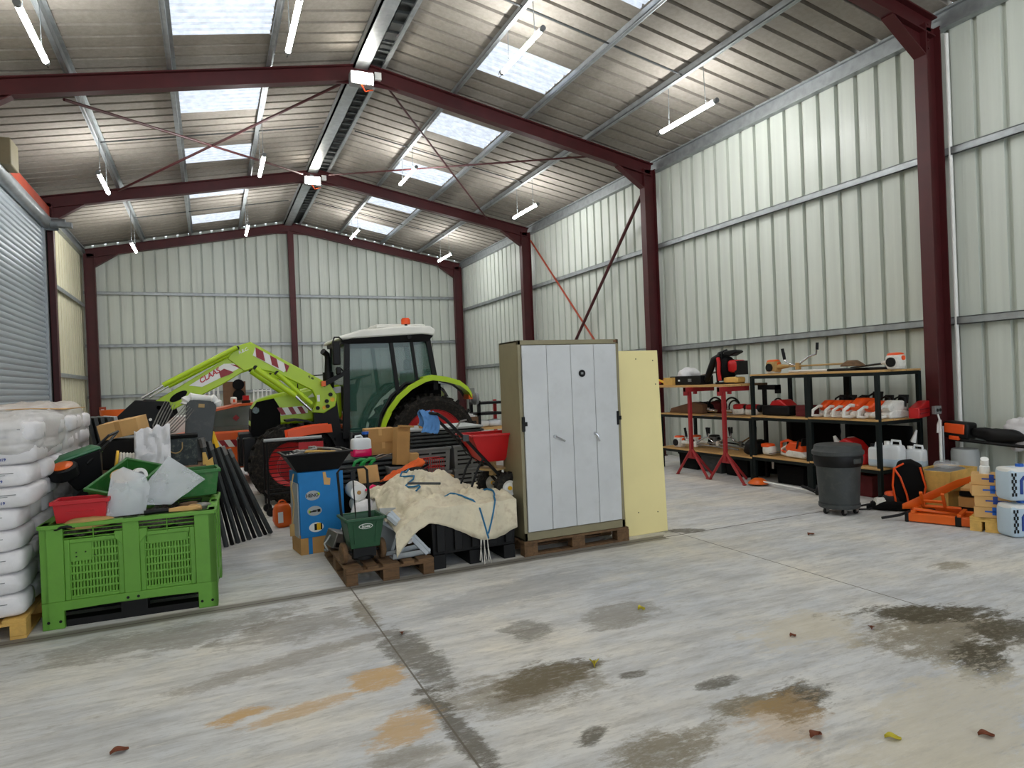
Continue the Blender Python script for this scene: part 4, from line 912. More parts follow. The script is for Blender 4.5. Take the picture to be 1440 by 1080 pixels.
# --- metal cabinet on its pallet and the cream panel
pallet('brown pallet under the tall grey metal cabinet', (3.29, 6.2, 0), 0, K['woodd'])
def cabinet():
    t = thing('metal_cabinet', 'tall grey metal cabinet with four folding door leaves and two handles', 'cabinet', (3.28, 6.04, .144), 0)
    W, D, H = 1.15, .45, 1.94
    obj('body', MB().box(-W / 2, -D / 2 + .02, 0, -W / 2 + .02, D / 2, H).box(W / 2 - .02, -D / 2 + .02, 0, W / 2, D / 2, H).box(-W / 2, -D / 2 + .02, H - .02, W / 2, D / 2, H).box(-W / 2, -D / 2 + .02, 0, W / 2, D / 2, .02).box(-W / 2, D / 2 - .01, 0, W / 2, D / 2, H), K['cabside'], t, bevel=.004)
    obj('face_frame', MB().box(-W / 2, -D / 2, 0, -W / 2 + .035, -D / 2 + .03, H).box(W / 2 - .035, -D / 2, 0, W / 2, -D / 2 + .03, H).box(-W / 2, -D / 2, H - .045, W / 2, -D / 2 + .03, H).box(-W / 2, -D / 2, 0, W / 2, -D / 2 + .03, .08), K['cabside'], t, bevel=.004)
    lw = (W - .076) / 4
    for i in range(4):
        x = -W / 2 + .038 + i * lw
        dr = obj('door', MB().box(x + .002, -D / 2 - .012, .085, x + lw - .002, -D / 2 + .008, H - .05), K['cabinet'], t, bevel=.004)
        if i in (1, 2):
            hx = x + (lw * .2 if i == 1 else lw * .92); s = 1 if i == 1 else .35
            obj('handle', MB().cyl((hx, -D / 2 - .012, .99), (hx, -D / 2 - .04, .99), .016).tube([(hx, -D / 2 - .035, .99), (hx + .05 * s, -D / 2 - .045, .965), (hx + .1 * s, -D / 2 - .04, .94 - (.03 if i == 2 else 0))], .01, 8), K['chrome'], dr)
        if i == 2: obj('badge', MB().cyl((x + lw * .45, -D / 2 - .02, 1.6), (x + lw * .45, -D / 2 - .012, 1.6), .035, n=20).lathe([(.024, -.014), (.036, -.014), (.036, -.004), (.024, -.004)], 20, 'y', (x + lw * .45, -D / 2 - .01, 1.6)), K['black'], dr); obj('badge_emblem', MB().box(x + lw * .45 - .014, -D / 2 - .024, 1.59, x + lw * .45 + .012, -D / 2 - .019, 1.612), K['greyp'], dr)
        if i in (0, 3):
            hx = x if i == 0 else x + lw
            obj('hinge', MB().box(hx - .022, -D / 2 - .018, 1.06, hx + .006, -D / 2 - .004, 1.2).box(hx - .0, -D / 2 - .02, 1.11, hx + .03, -D / 2 - .01, 1.15), K['black'], t)
    obj('maker_plate', MB().box(W / 2 - .06, -D / 2 - .004, H - .03, W / 2 - .02, -D / 2, H - .01), K['brown'], t)
cabinet()
t = thing('cream_panel', 'tall cream board leaning beside the grey cabinet, tan along its left edge', 'panel', (4.21, 5.98, 0), 0, None, (R(-2), 0, 0))
obj('board', MB().box(-.27, -.05, 0, .27, .05, 1.97), K['creamp'], t, bevel=.004); obj('tan_edge', MB().box(-.31, .0, .22, -.272, .05, 1.97), K['tan'], t)
sc = MB()
for x, z in ((-.02, 1.88), (.2, 1.86), (.22, 1.6), (.15, .22), (-.1, .24)): sc.cyl((x, -.054, z), (x, -.05, z), .006, n=8)
obj('screw_head', sc, K['black'], t)
# ------------------------------------------------------------------ tractor with front loader (faces the roller shutter)
def tractor():
    t = thing('tractor', 'lime green tractor with white cab roof and raised front loader', 'tractor', (0, 0, 0))
    def tyre(x, y, r, w, rim_r, nm='wheel'):
        o = obj(nm, MB().lathe([(rim_r, -w * .42), (r * .86, -w * .5), (r * .95, -w * .42), (r * .965, 0), (r * .95, w * .42), (r * .86, w * .5), (rim_r, w * .42)], 40, 'y', (x, y, r)), K['rubber'], t)
        lg = MB(); n = 20
        for k in range(n):
            for s in (-1, 1):
                a = 2 * pi * (k + (.5 if s > 0 else 0)) / n
                lg.at((x + r * .968 * cos(a), y + s * w * .22, r + r * .968 * sin(a)), (0, -a, 0))
                q = w * .27
                lg.add([(-.03 * r / .7, -q, -.045 - s * .04), (.032, -q, -.03 - s * .04), (.032, -q, .01 - s * .04), (-.03, -q, .03 - s * .04), (-.03, q, -.03 + s * .04), (.032, q, -.02 + s * .04), (.032, q, .02 + s * .04), (-.03, q, .045 + s * .04)],
                       [(0, 1, 2, 3), (7, 6, 5, 4), (0, 4, 5, 1), (1, 5, 6, 2), (2, 6, 7, 3), (3, 7, 4, 0)])
        obj('tread_lugs', lg, K['rubber'], o)
        sy = -1 if y < 11.3 else 1
        obj('rim', MB().lathe([(.04, sy * w * .1), (rim_r * .55, sy * w * .12), (rim_r * .7, sy * w * .2), (rim_r * .95, sy * w * .36), (rim_r * 1.03, sy * w * .44), (rim_r * 1.03, -sy * w * .4), (.04, -sy * w * .3)], 32, 'y', (x, y, r)), K['bred'], o)
        b = MB()
        for k in range(8): b.cyl((x + rim_r * .4 * cos(k * pi / 4), y + sy * w * .1, r + rim_r * .4 * sin(k * pi / 4)), (x + rim_r * .4 * cos(k * pi / 4), y + sy * (w * .1 + .04), r + rim_r * .4 * sin(k * pi / 4)), .025, n=6)
        obj('hub', b.cyl((x, y, r), (x, y + sy * w * .3, r), .1, n=16), K['steel'], o)
    for y in (10.64, 11.96): tyre(3.31, y, .77, .46, .5)
    for y in (10.6, 12.0): tyre(1.07, y, .585, .36, .32)
    # chassis and hood
    obj('chassis', MB().box(.55, 10.95, .55, 3.5, 11.65, .95).box(.9, 10.75, .5, 1.25, 11.85, .7).box(3.1, 10.7, .6, 3.55, 11.9, .95).box(1.75, 10.7, .4, 2.6, 11.0, 1.0).box(.38, 11.0, .6, .6, 11.6, 1.05), K['black'], t, bevel=.02)
    hood = [(.54, 1.12), (.58, 1.43), (.66, 1.56), (.92, 1.635), (1.5, 1.72), (1.94, 1.755), (1.94, 1.2), (1.45, 1.18), (1.0, 1.14)]
    h = obj('hood', MB().prism(hood, 10.98, 11.62), K['lime'], t, bevel=.05)
    obj('grille', MB().prism([(.545, 1.08), (.565, 1.4), (.65, 1.53), (.90, 1.575), (.985, 1.42), (.985, 1.0), (.57, 1.0)], 10.965, 11.635), K['black2'], h, bevel=.01)
    obj('headlamp', MB().cyl((.63, 10.955, 1.4), (.63, 10.97, 1.4), .05, n=16), K['glassd'], h)
    obj('hood_decal', MB().prism([(1.4, 1.56), (1.93, 1.62), (1.93, 1.72), (1.55, 1.69)], 10.968, 10.979), K['white'], h)
    text('CLAAS', .085, K['bred'], h, (1.62, 10.966, 1.63), (R(90), R(-6), 0), shear=.3)
    obj('warning_stripe', MB().prism([(.99, 1.3), (1.4, 1.32), (1.4, 1.44), (.99, 1.42)], 10.964, 10.979), K['white'], h)
    ws = MB()
    for x in (1.0, 1.16, 1.3): ws.prism([(x, 1.31), (x + .07, 1.315), (x + .01, 1.43), (x - .06, 1.425)], 10.96, 10.966)
    obj('red_stripe', ws, K['dred'], h)
    obj('hood_rail', MB().tube([(1.3, 11.3, 1.72), (1.3, 11.3, 1.9), (1.85, 11.3, 1.93)], .012, 6), K['black'], t)
    for y in (10.55, 12.05):
        obj('front_fender', MB().loft([[(1.12 + .66 * cos(R(a)), y - .17, .6 + .66 * sin(R(a))), (1.12 + .66 * cos(R(a)), y + .17, .6 + .66 * sin(R(a))), (1.12 + .63 * cos(R(a)), y + .17, .6 + .63 * sin(R(a))), (1.12 + .63 * cos(R(a)), y - .17, .6 + .63 * sin(R(a)))] for a in range(10, 101, 10)]), K['black'], t)
    obj('front_weight', MB().box(.36, 11.05, .55, .52, 11.55, .98).box(.42, 10.7, .5, .6, 10.9, 1.0), K['black'], t, bevel=.02)
    # cab
    y0, y1 = 10.62, 11.98
    fb, ft, rb, rt = (1.92, .9), (1.99, 2.44), (3.42, 1.7), (3.30, 2.5)
    pl = MB()
    for y in (y0, y1):
        q = lambda a, b, w, w2: pl.loft([[(a[0] - w, y - .035, a[1]), (a[0] + w, y - .035, a[1]), (a[0] + w, y + .035, a[1]), (a[0] - w, y + .035, a[1])], [(b[0] - w2, y - .035, b[1]), (b[0] + w2, y - .035, b[1]), (b[0] + w2, y + .035, b[1]), (b[0] - w2, y + .035, b[1])]])
        q(fb, ft, .055, .04); q((2.78, 1.5), (2.68, 2.5), .03, .03); q(rb, rt, .04, .04); q((3.1, 1.75), (3.02, 2.5), .022, .022)
        pl.box(1.9, y - .03, 2.4, 3.34, y + .03, 2.5)
        # door sill following the fender
        pl.tube([(2.02, y, .95), (2.42, y, .95), (2.5, y, 1.25), (2.66, y, 1.52), (2.9, y, 1.72), (3.42, y, 1.75)], .035, 6)
    pl.box(1.9, y0, 2.38, 2.0, y1, 2.5).box(3.25, y0, 2.4, 3.36, y1, 2.5).box(3.38, y0, 1.6, 3.46, y1, 1.78)
    obj('cab_frame', pl, K['black'], t)
    gl = MB()
    for y in (y0, y1): gl.prism([(1.98, .98), (2.42, .98), (2.5, 1.28), (2.66, 1.53), (2.88, 1.72), (3.38, 1.76), (3.28, 2.42), (2.02, 2.42)], y - .006, y + .006)
    gl.loft([[(1.93, y0, 1.72), (1.93, y1, 1.72), (1.945, y1, 1.72), (1.945, y0, 1.72)], [(1.97, y0, 2.42), (1.97, y1, 2.42), (1.985, y1, 2.42), (1.985, y0, 2.42)]])
    gl.loft([[(3.41, y0, 1.78), (3.41, y1, 1.78), (3.425, y1, 1.78), (3.425, y0, 1.78)], [(3.3, y0, 2.42), (3.3, y1, 2.42), (3.315, y1, 2.42), (3.315, y0, 2.42)]])
    obj('window', gl, K['glassd'], t)
    roof = [(1.84, 2.44), (1.86, 2.5), (2.2, 2.6), (2.9, 2.665), (3.35, 2.66), (3.44, 2.6), (3.42, 2.5), (3.2, 2.52), (2.1, 2.46)]
    r = obj('cab_roof', MB().prism(roof, y0 - .06, y1 + .06), K['offwhite'], t, bevel=.03)
    obj('roof_lining', MB().prism([(1.9, 2.42), (2.1, 2.48), (3.2, 2.54), (3.4, 2.5), (3.3, 2.4), (2.0, 2.38)], y0 - .05, y1 + .05), K['black2'], r)
    obj('roof_hatch', MB().box(2.55, 11.0, 2.66, 3.4, 11.7, 2.73), K['offwhite'], r, bevel=.02)
    b = obj('beacon', MB().cyl((2.98, y0 + .1, 2.7), (2.98, y0 + .1, 2.78), .075, n=18).cyl((2.98, y0 + .1, 2.78), (2.98, y0 + .1, 2.8), .06, n=18), K['sorange'], t)
    obj('beacon_stem', MB().cyl((2.98, y0 - .02, 2.52), (2.98, y0 + .1, 2.7), .025, n=8).lathe([(.02, -.015), (.035, -.015), (.035, .015), (.02, .015)], 12, 'y', (2.98, y0 - .08, 2.48)), K['black'], b)
    obj('seat', MB().box(2.7, 11.05, 1.15, 3.15, 11.6, 1.3).box(3.05, 11.05, 1.3, 3.2, 11.55, 1.95).box(3.1, 11.15, 1.95, 3.18, 11.45, 2.15), K['black2'], t, bevel=.04)
    obj('steering_wheel', MB().tube([(2.3 + .19 * cos(R(a)), 11.3 + .19 * sin(R(a)), 1.86 + .04 * cos(R(a))) for a in range(0, 360, 24)], .016, 7, True).cyl((2.3, 11.3, 1.86), (2.12, 11.3, 1.3), .04).box(2.0, 11.1, 1.3, 2.2, 11.5, 1.75), K['black'], t)
    obj('cab_floor', MB().box(1.9, y0, .85, 3.3, y1, .93).box(2.6, y0 + .1, .9, 3.4, y1 - .1, 1.15), K['black2'], t)
    st = MB()
    for z in (.45, .72): st.box(1.98, 10.42, z, 2.42, 10.66, z + .03)
    st.box(1.96, 10.44, .42, 1.99, 10.66, 1.0).box(2.41, 10.44, .42, 2.44, 10.66, 1.0)
    obj('step', st, K['dgreyp'], t)
    # rear fender: dark inner arch and lime outer lip
    for y, yo in ((10.45, 10.92), (12.15, 11.68)):
        P = [(2.42 - .0, .98), (2.47, 1.15), (2.56, 1.32), (2.72, 1.52), (2.92, 1.68), (3.15, 1.79), (3.3, 1.82), (3.55, 1.78), (3.78, 1.71), (3.92, 1.6), (3.98, 1.5)]
        ring = lambda p, i: [(p[0], min(y, yo), p[1]), (p[0], max(y, yo), p[1]), (p[0] + .02, max(y, yo), p[1] - .045), (p[0] + .02, min(y, yo), p[1] - .045)]
        f = obj('rear_fender', MB().loft([ring(p, i) for i, p in enumerate(P)]), K['black'], t)
        e = MB()
        s = -1 if y < 11.3 else 1
        def lip(Pq, dx, w): e.loft([[(p[0] - .01, y + s * .0, p[1] + .012), (p[0] - .01, y + s * .05, p[1] + .005), (p[0] + dx, y + s * .05, p[1] - w), (p[0] + dx, y, p[1] - w)] for p in Pq])
        lip(P[:3], .05, .05); lip(P[2:7], .035, .055)
        e.loft([[(p[0], y + s * .02, p[1] + .03), (p[0], y - s * .3, p[1] + .03), (p[0], y - s * .3, p[1] - .03), (p[0] + .01, y + s * .02, p[1] - .06)] for p in P[5:]])
        obj('fender_lip', e, K['lime'], f)
    obj('rear_lamp', MB().box(3.95, 10.5, 1.42, 4.02, 10.75, 1.5), K['orange'], t); obj('rear_body', MB().box(3.3, 10.9, .9, 3.6, 11.7, 1.7), K['black2'], t)
    obj('work_lamp', MB().lathe([(.02, .06), (.1, .05), (.11, .0), (.06, -.06), (.01, -.07)], 18, 'x', (4.1, 10.62, 1.42)).box(4.0, 10.6, 1.36, 4.1, 10.64, 1.6), K['greyp'], t)
    # mirrors, exhaust, lamps at the front of the cab
    m = obj('mirror', MB().box(1.74, 10.46, 2.05, 1.86, 10.56, 2.42).box(1.78, 10.47, 1.9, 1.86, 10.54, 2.02), K['black'], t, bevel=.02)
    obj('mirror_arm', MB().tube([(1.96, y0, 2.4), (1.85, 10.5, 2.48), (1.78, 10.5, 2.48), (1.75, 10.5, 2.4)], .012, 6).tube([(1.96, y0, 1.9), (1.86, 10.52, 2.0)], .012, 6), K['black'], m)
    obj('exhaust', MB().tube([(1.72, 10.85, 1.75), (1.72, 10.85, 2.15), (1.71, 10.83, 2.23), (1.64, 10.78, 2.28)], [.07, .045, .045, .05], 12).cyl((1.72, 10.85, 1.7), (1.72, 10.85, 1.95), .085), K['black'], t)
    obj('side_lamp_arm', MB().prism([(1.6, 1.72), (1.98, 1.92), (1.98, 1.99), (1.6, 1.8)], 10.5, 10.56), K['black'], t)
    obj('indicator', MB().box(1.56, 10.48, 1.73, 1.62, 10.57, 1.81), K['orange'], t)
    # loader
    def loader(y, s):
        A = [(.255, 2.205), (-.765, 1.577), (-.716, 1.454), (-.519, 1.463), (.163, 1.811), (.541, 2.04)]
        Bq = [(.377, 2.371), (.576, 2.432), (1.709, 1.752), (1.81, 1.569), (1.771, 1.415), (1.594, 1.314), (1.424, 1.334), (1.50, 1.52), (1.43, 1.68), (.929, 1.955), (.611, 2.04), (.47, 2.0), (.25, 2.19)]
        a = obj('loader_arm', MB().prism(A, y, y + .1), K['lime'], t, bevel=.012)
        obj('rear_boom', MB().prism(Bq, y - .015, y + .115), K['lime'], a, bevel=.012)
        c = MB(); Y = y + .05 - .1
        c.cyl((.386, Y, 2.35), (-.595, Y, 1.831), .038).cyl((.63, Y, 2.03), (1.182, Y, 1.60), .045).cyl((.929, Y, 1.955), (1.408, Y, 1.467), .035)
        obj('hydraulic_cylinder', c, K['lime'], a)
        obj('piston_rod', MB().cyl((-.595, Y, 1.831), (-.867, Y, 1.662), .02), K['chrome'], a); obj('piston_rod', MB().cyl((1.182, Y, 1.60), (1.40, Y, 1.37), .022), K['chrome'], a)
        for x, z in ((.39, 2.34), (.63, 2.05), (.93, 1.96), (1.7, 1.6), (1.5, 1.4), (1.65, 1.42), (-.66, 1.52), (1.64, 1.5)): obj('pivot_pin', MB().cyl((x, y - .06, z), (x, y + .16, z), .03, n=12), K['black'], a)
        obj('arm_opening', MB().at((-.41, y - .003, 1.668), (0, R(-31), 0)).prism([(.13 * cos(R(18 * k)), .052 * sin(R(18 * k))) for k in range(20)], -.004, .002), K['black2'], a)
        obj('mount_plate', MB().prism([(1.45, 1.4), (1.8, 1.5), (1.85, 1.0), (1.6, .8), (1.45, 1.0)], y + .02, y + .2), K['black'], a)
        if s < 0:
            F = y - .004
            w = obj('white_decal', MB().prism([(-.27, 1.815), (.2, 2.115), (.35, 2.118), (.43, 2.06), (.26, 1.965), (-.1, 1.79)], F - .002, F + .001), K['white'], a)
            text('CLAAS', .105, K['bred'], w, (.0, F - .004, 1.945), (R(90), R(-31), 0), shear=.3)
            st_ = MB().prism([(.29, 2.105), (.42, 2.09), (.47, 2.05), (.44, 2.03)], F - .006, F - .002).prism([(.13, 2.0), (.2, 2.045), (.33, 1.99), (.27, 1.955), (.15, 1.91)], F - .006, F - .002)
            obj('red_stripe', st_, K['dred'], w)
            w2 = obj('white_decal', MB().prism([(.64, 2.35), (1.11, 2.06), (1.03, 1.965), (.60, 2.23)], F - .02, F - .012), K['white'], a)
            st_ = MB()
            q = lambda u, v_: (.64 + .47 * u - .04 * v_ * (1) - .0 * u, 2.35 - .29 * u - .12 * v_ + .025 * u * v_)
            for u0, u1 in ((0, .22), (.42, .62), (.84, 1.0)): st_.prism([q(u0, 0), q(min(1, u1), 0), q(min(1, u1 + .14) if u1 < 1 else 1, 1), q(u0 + .14 if u0 else .1, 1)], F - .026, F - .02)
            obj('red_stripe', st_, K['dred'], w2)
            text('R.E.C.', .06, K['white'], a, (.47, y - .0185, 2.3), (R(90), R(-25), 0), shear=.3)
            text('FL 80', .04, K['black'], a, (1.42, y - .0185, 1.87), (R(90), R(30), 0))
            obj('round_sticker', MB().cyl((1.73, y - .02, 1.52), (1.73, y - .014, 1.52), .035, n=16).cyl((1.6, y - .02, 1.4), (1.6, y - .014, 1.4), .03, n=14), K['yellow'], a)
            obj('label_sticker', MB().box(1.5, y - .02, 1.5, 1.54, y - .014, 1.6), K['white'], a)
    loader(10.62, -1); loader(11.88, 1)
    obj('cross_tube', MB().cyl((-.3, 10.65, 1.62), (-.3, 11.95, 1.62), .07), K['lime'], t)
    hd = obj('headstock', MB().prism([(-.53, 1.6), (-.95, 1.64), (-1.29, 1.31), (-1.19, 1.16), (-.75, 1.15), (-.48, 1.4)], 10.56, 10.62).prism([(-.53, 1.6), (-.95, 1.64), (-1.29, 1.31), (-1.19, 1.16), (-.75, 1.15), (-.48, 1.4)], 11.98, 12.04).cyl((-.9, 10.6, 1.55), (-.9, 12.0, 1.55), .06).box(-1.3, 10.56, 1.14, -1.1, 12.04, 1.32).cyl((-.75, 10.6, 1.25), (-.75, 12.0, 1.25), .05), K['black'], t, bevel=.01)
    obj('sticker', MB().cyl((-.84, 10.552, 1.36), (-.84, 10.56, 1.36), .02, n=12).cyl((-.77, 10.552, 1.36), (-.77, 10.56, 1.36), .02, n=12), K['white'], hd)
    return t
tractor()
# ------------------------------------------------------------------ orange car behind the tractor nose
def car():
    t = thing('car', 'orange hatchback with red and white chevrons and a roof beacon behind the tractor', 'car', (0, 0, 0))
    x0, Y0, Y1 = -1.35, 13.2, 14.85
    side = [(x0, .55), (x0 + .05, .75), (x0 + .3, .86), (x0 + .95, .95), (x0 + 1.2, 1.0), (2.5, 1.0), (2.58, .7), (2.5, .35), (2.0, .3), (x0 + .1, .3)]
    rings = []
    for y, k in ((Y0 + .03, .97), (Y0, 1), (Y0 + .05, 1.0), (Y1 - .05, 1.0), (Y1, 1), (Y1 - .03, .97)):
        rings.append([((x - .6) * k + .6, y, (z - .6) * k + .6) for x, z in side])
    b = obj('body', MB().loft(rings[1:5]), K['carorange'], t, bevel=.05)
    top = [(x0 + 1.1, .98), (.05, 1.36), (.5, 1.46), (1.2, 1.48), (2.1, 1.38), (2.48, 1.0)]
    k = lambda z: .24 * max(0, z - .98) / .5
    def shell(P, inset, m, nm):
        return obj(nm, MB().loft([[(x, Y0 + inset + k(z), z) for x, z in P], [(x, Y1 - inset - k(z), z) for x, z in P]]), m, t, smooth=False)
    shell(top, .02, K['glasscar'], 'window')
    rf = MB()
    P = [(-.0, 1.37), (.5, 1.46), (1.2, 1.48), (2.1, 1.385)]
    rf.loft([[(x, Y0 + .0 + k(z), z + .012), (x, Y1 - .0 - k(z), z + .012), (x, Y1 - .0 - k(z), z - .03), (x, Y0 + .0 + k(z), z - .03)] for x, z in P])
    for yy, s in ((Y0, 1), (Y1, -1)):
        for a, c, w in (((x0 + 1.12, .99), (.03, 1.37), .035), ((1.05, 1.0), (1.1, 1.47), .03), ((2.46, 1.0), (2.1, 1.38), .07)):
            rf.loft([[(a[0] - w, yy + s * k(a[1]), a[1]), (a[0] + w, yy + s * k(a[1]), a[1]), (a[0] + w, yy + s * (k(a[1]) + .04), a[1]), (a[0] - w, yy + s * (k(a[1]) + .04), a[1])],
                     [(c[0] - w, yy + s * k(c[1]), c[1]), (c[0] + w, yy + s * k(c[1]), c[1]), (c[0] + w, yy + s * (k(c[1]) + .04), c[1]), (c[0] - w, yy + s * (k(c[1]) + .04), c[1])]])
    obj('roof', rf, K['carorange'], t)
    for yy, s in ((Y0, -1), (Y1, 1)):
        mr = obj('mirror', MB().ell((-.05, yy + s * .12, 1.0), (.07, .1, .065), 14, 8, .7), K['carorange'], t)
        for x in (-.75, 1.75):
            w = obj('wheel', MB().lathe([(.18, -.09), (.29, -.1), (.31, -.06), (.31, .06), (.29, .1), (.18, .09)], 28, 'y', (x, yy - s * .08, .31)), K['rubber'], t)
            obj('rim', MB().lathe([(.02, -.07), (.19, -.05), (.19, .05), (.02, .07)], 20, 'y', (x, yy - s * .08, .31)), K['greyp'], w)
        obj('door_seam', MB().box(.02, yy - .004, .35, .032, yy + .004, .98).box(1.1, yy - .004, .35, 1.112, yy + .004, .98), K['black'], b)
    ch = MB(); wh = MB().box(-.1, Y0 - .006, .7, 1.05, Y0 + .001, .83)
    for i in range(6): ch.prism([(-.1 + i * .2, .83), (-.0 + i * .2, .83), (.08 + i * .2, .7), (-.02 + i * .2, .7)], Y0 - .01, Y0 - .005)
    w = obj('white_band', wh, K['white'], b); obj('red_chevron', ch, K['dred'], w)
    bc = obj('roof_beacon', MB().cyl((.62, 13.7, 1.48), (.62, 13.7, 1.62), .06, n=16), K['bred'], t); obj('beacon_base', MB().cyl((.62, 13.7, 1.45), (.62, 13.7, 1.53), .08, n=16), K['black'], bc)
    obj('light_bar', MB().box(.36, 13.65, 1.47, .46, 14.3, 1.6), K['white'], t, bevel=.02); obj('bar_symbol', MB().box(.39, 13.645, 1.5, .43, 13.65, 1.56), K['sorange'], t)
    obj('window_sticker', MB().prism([(.36, 1.22), (.42, 1.28), (.48, 1.22), (.42, 1.16)], Y0 + .1, Y0 + .128), K['dred'], t)
car()
# ------------------------------------------------------------------ goods along the back wall
t = thing('signal_board', 'brown board with two stacked black round lamps by the back wall', 'signal', (.7, 22.6, 0))
obj('board', MB().box(-.33, 0, 0, .33, .05, 2.02), K['brown'], t)
obj('lamp_disc', MB().cyl((.12, -.06, 1.92), (.12, 0, 1.92), .17, n=24), K['black2'], t); obj('lamp_disc', MB().cyl((.12, -.06, 1.6), (.12, 0, 1.6), .17, n=24), K['black2'], t)
def rack(label, x, w, h, n):
    t = thing('white_trestle', label, 'trestle', (x, 22.4, 0), 0, 'white trestles by the back wall')
    for i in range(n):
        u = -w / 2 + w * i / (n - 1)
        obj('leg', MB().cyl((u - .08, -.1, 0), (u, 0, h), .02, n=8).cyl((u + .08, .1, 0), (u, 0, h), .02, n=8), K['white'], t)
    obj('rail', MB().cyl((-w / 2, 0, h * .97), (w / 2, 0, h * .97), .022, n=8).cyl((-w / 2, -.05, h * .5), (w / 2, -.05, h * .5), .015, n=8), K['white'], t)
rack('white metal trestle left of the brown lamp board', -.02, .5, 1.95, 5)
rack('low white metal trestle right of the brown lamp board', 1.5, .5, 1.75, 5)
solo('round_tub', 'orange round tub standing high by the back left column', 'tub', MB().lathe([(.01, 0), (.26, 0), (.3, .12), (.33, .3), (.31, .3), (.28, .12), (.24, .02), (.01, .02)], 26), K['orange'], (-2.28, 20.0, 1.06))
solo('stacked_boxes', 'grey cupboard carrying the orange round tub', 'cupboard', MB().box(-.5, -.3, 0, .5, .3, 1.06), K['lgrey'], (-2.28, 20.05, 0), bevel=.01)
solo('white_box', 'long white box on the floor between the grey seat panel and the back wall', 'box', MB().box(-.5, -.3, 0, .5, .3, 1.25), K['white'], (-.55, 15.4, 0), 2, bevel=.01)
t = thing('red_bollard', 'small red topped white post behind the grey seat panel', 'post', (-.12, 15.6, 0)); obj('post', MB().cyl((0, 0, 0), (0, 0, 1.5), .07), K['white'], t); obj('red_cap', MB().cyl((0, 0, 1.5), (0, 0, 1.66), .075, n=16), K['bred'], t)
solo('orange_case', 'orange case in front of the long white box', 'case', MB().box(-.16, -.1, 0, .16, .1, .28), K['orange'], (-.3, 15.0, .0), 5, bevel=.02)
t = thing('steel_rack', 'dark steel rack with a red upright behind the tractor wheel', 'rack', (5.2, 12.9, 0))
for x, m in ((-.22, 'black'), (.32, 'bred')): obj('upright', MB().box(x - .03, -.25, 0, x + .03, -.19, 1.32).box(x - .03, .19, 0, x + .03, .25, 1.32), K[m], t)
for z in (.35, .75, 1.05, 1.27): obj('shelf', MB().box(-.25, -.25, z - .03, .35, .25, z + .02), K['black'] if z > 1 else K['card2'], t)
for i, (x, y, z, m, lb) in enumerate(((5.1, 12.85, .77, 'white', 'pinkish white folded sheet on the steel rack behind the red hopper'), (5.35, 12.85, .77, 'jug', 'white carton on the steel rack behind the red hopper'), (5.25, 12.85, .37, 'sack', 'pale sack on the lowest board of the steel rack'))):
    solo('rack_parcel', lb, 'parcel', crumple((0, 0, .07), (.14, .12, .07), .5, i + 30, .02, 18, 10), K[m], (x, y, z))
t = thing('side_cabinet', 'dark cupboard with papers on top, right of the tractor wheel', 'cupboard', (4.75, 12.9, 0)); obj('body', MB().box(-.18, -.25, 0, .2, .25, 1.0), K['brown'], t, bevel=.01); obj('paper_stack', MB().box(-.15, -.2, 1.0, .15, .1, 1.03).box(-.13, -.22, 1.03, .1, .08, 1.06), K['white'], t)
t = thing('control_post', 'dark post with a small box standing behind the tractor fender', 'post', (4.0, 13.0, 0)); obj('post', MB().box(-.03, -.03, 0, .03, .03, 1.9), K['black'], t); obj('post_box', MB().box(-.06, -.05, 1.7, .06, .05, 2.0), K['black'], t)
t = thing('socket_box', 'small orange socket box on the back left red column', 'socket', (-2.95, 23.32, 1.28)); obj('box_body', MB().box(-.09, -.04, -.12, .09, .0, .12), K['orangesteel'], t, bevel=.01); obj('socket_face', MB().box(-.04, -.05, -.06, .04, -.04, .05), K['white'], t)
# ------------------------------------------------------------------ shelving along the right wall
def shelf_unit(label, y0, y1, levels, ends=(True, True), top=True):
    t = thing('shelving_unit', label, 'shelving', (0, 0, 0), 0, 'dark metal shelving along the right wall')
    H = max(levels) + .0
    for y, on in ((y0, ends[0]), (y1, ends[1])):
        if not on: continue
        for x in (7.58, 8.36):
            obj('post', MB().box(x - .025, y - .025, 0, x + .025, y + .025, H - .03), K['postg'], t, bevel=.003)
    for z in levels:
        b = MB()
        for x in (7.58, 8.36): b.box(x - .02, y0, z - .07, x + .02, y1, z - .025)
        for y in (y0, y1): b.box(7.58, y - .02, z - .07, 8.36, y + .02, z - .025)
        f = obj('shelf_frame', b, K['postg'], t)
        for i in range(3):
            x = 7.55 + i * .283
            obj('shelf_board', MB().box(x, y0 - .02, z - .025, x + .275, y1 + .02, z), K['pine'], f, bevel=.003)
    return t
shelf_unit('three tier shelving unit nearest the red column, saws on its middle shelf', 5.70, 6.73, (.42, 1.03, 1.65))
shelf_unit('middle shelving unit with a brush cutter along its top board', 6.78, 7.80, (.41, 1.02, 1.65))
shelf_unit('far two tier shelving unit behind the red stands', 7.86, 10.1, (.38, 1.0))
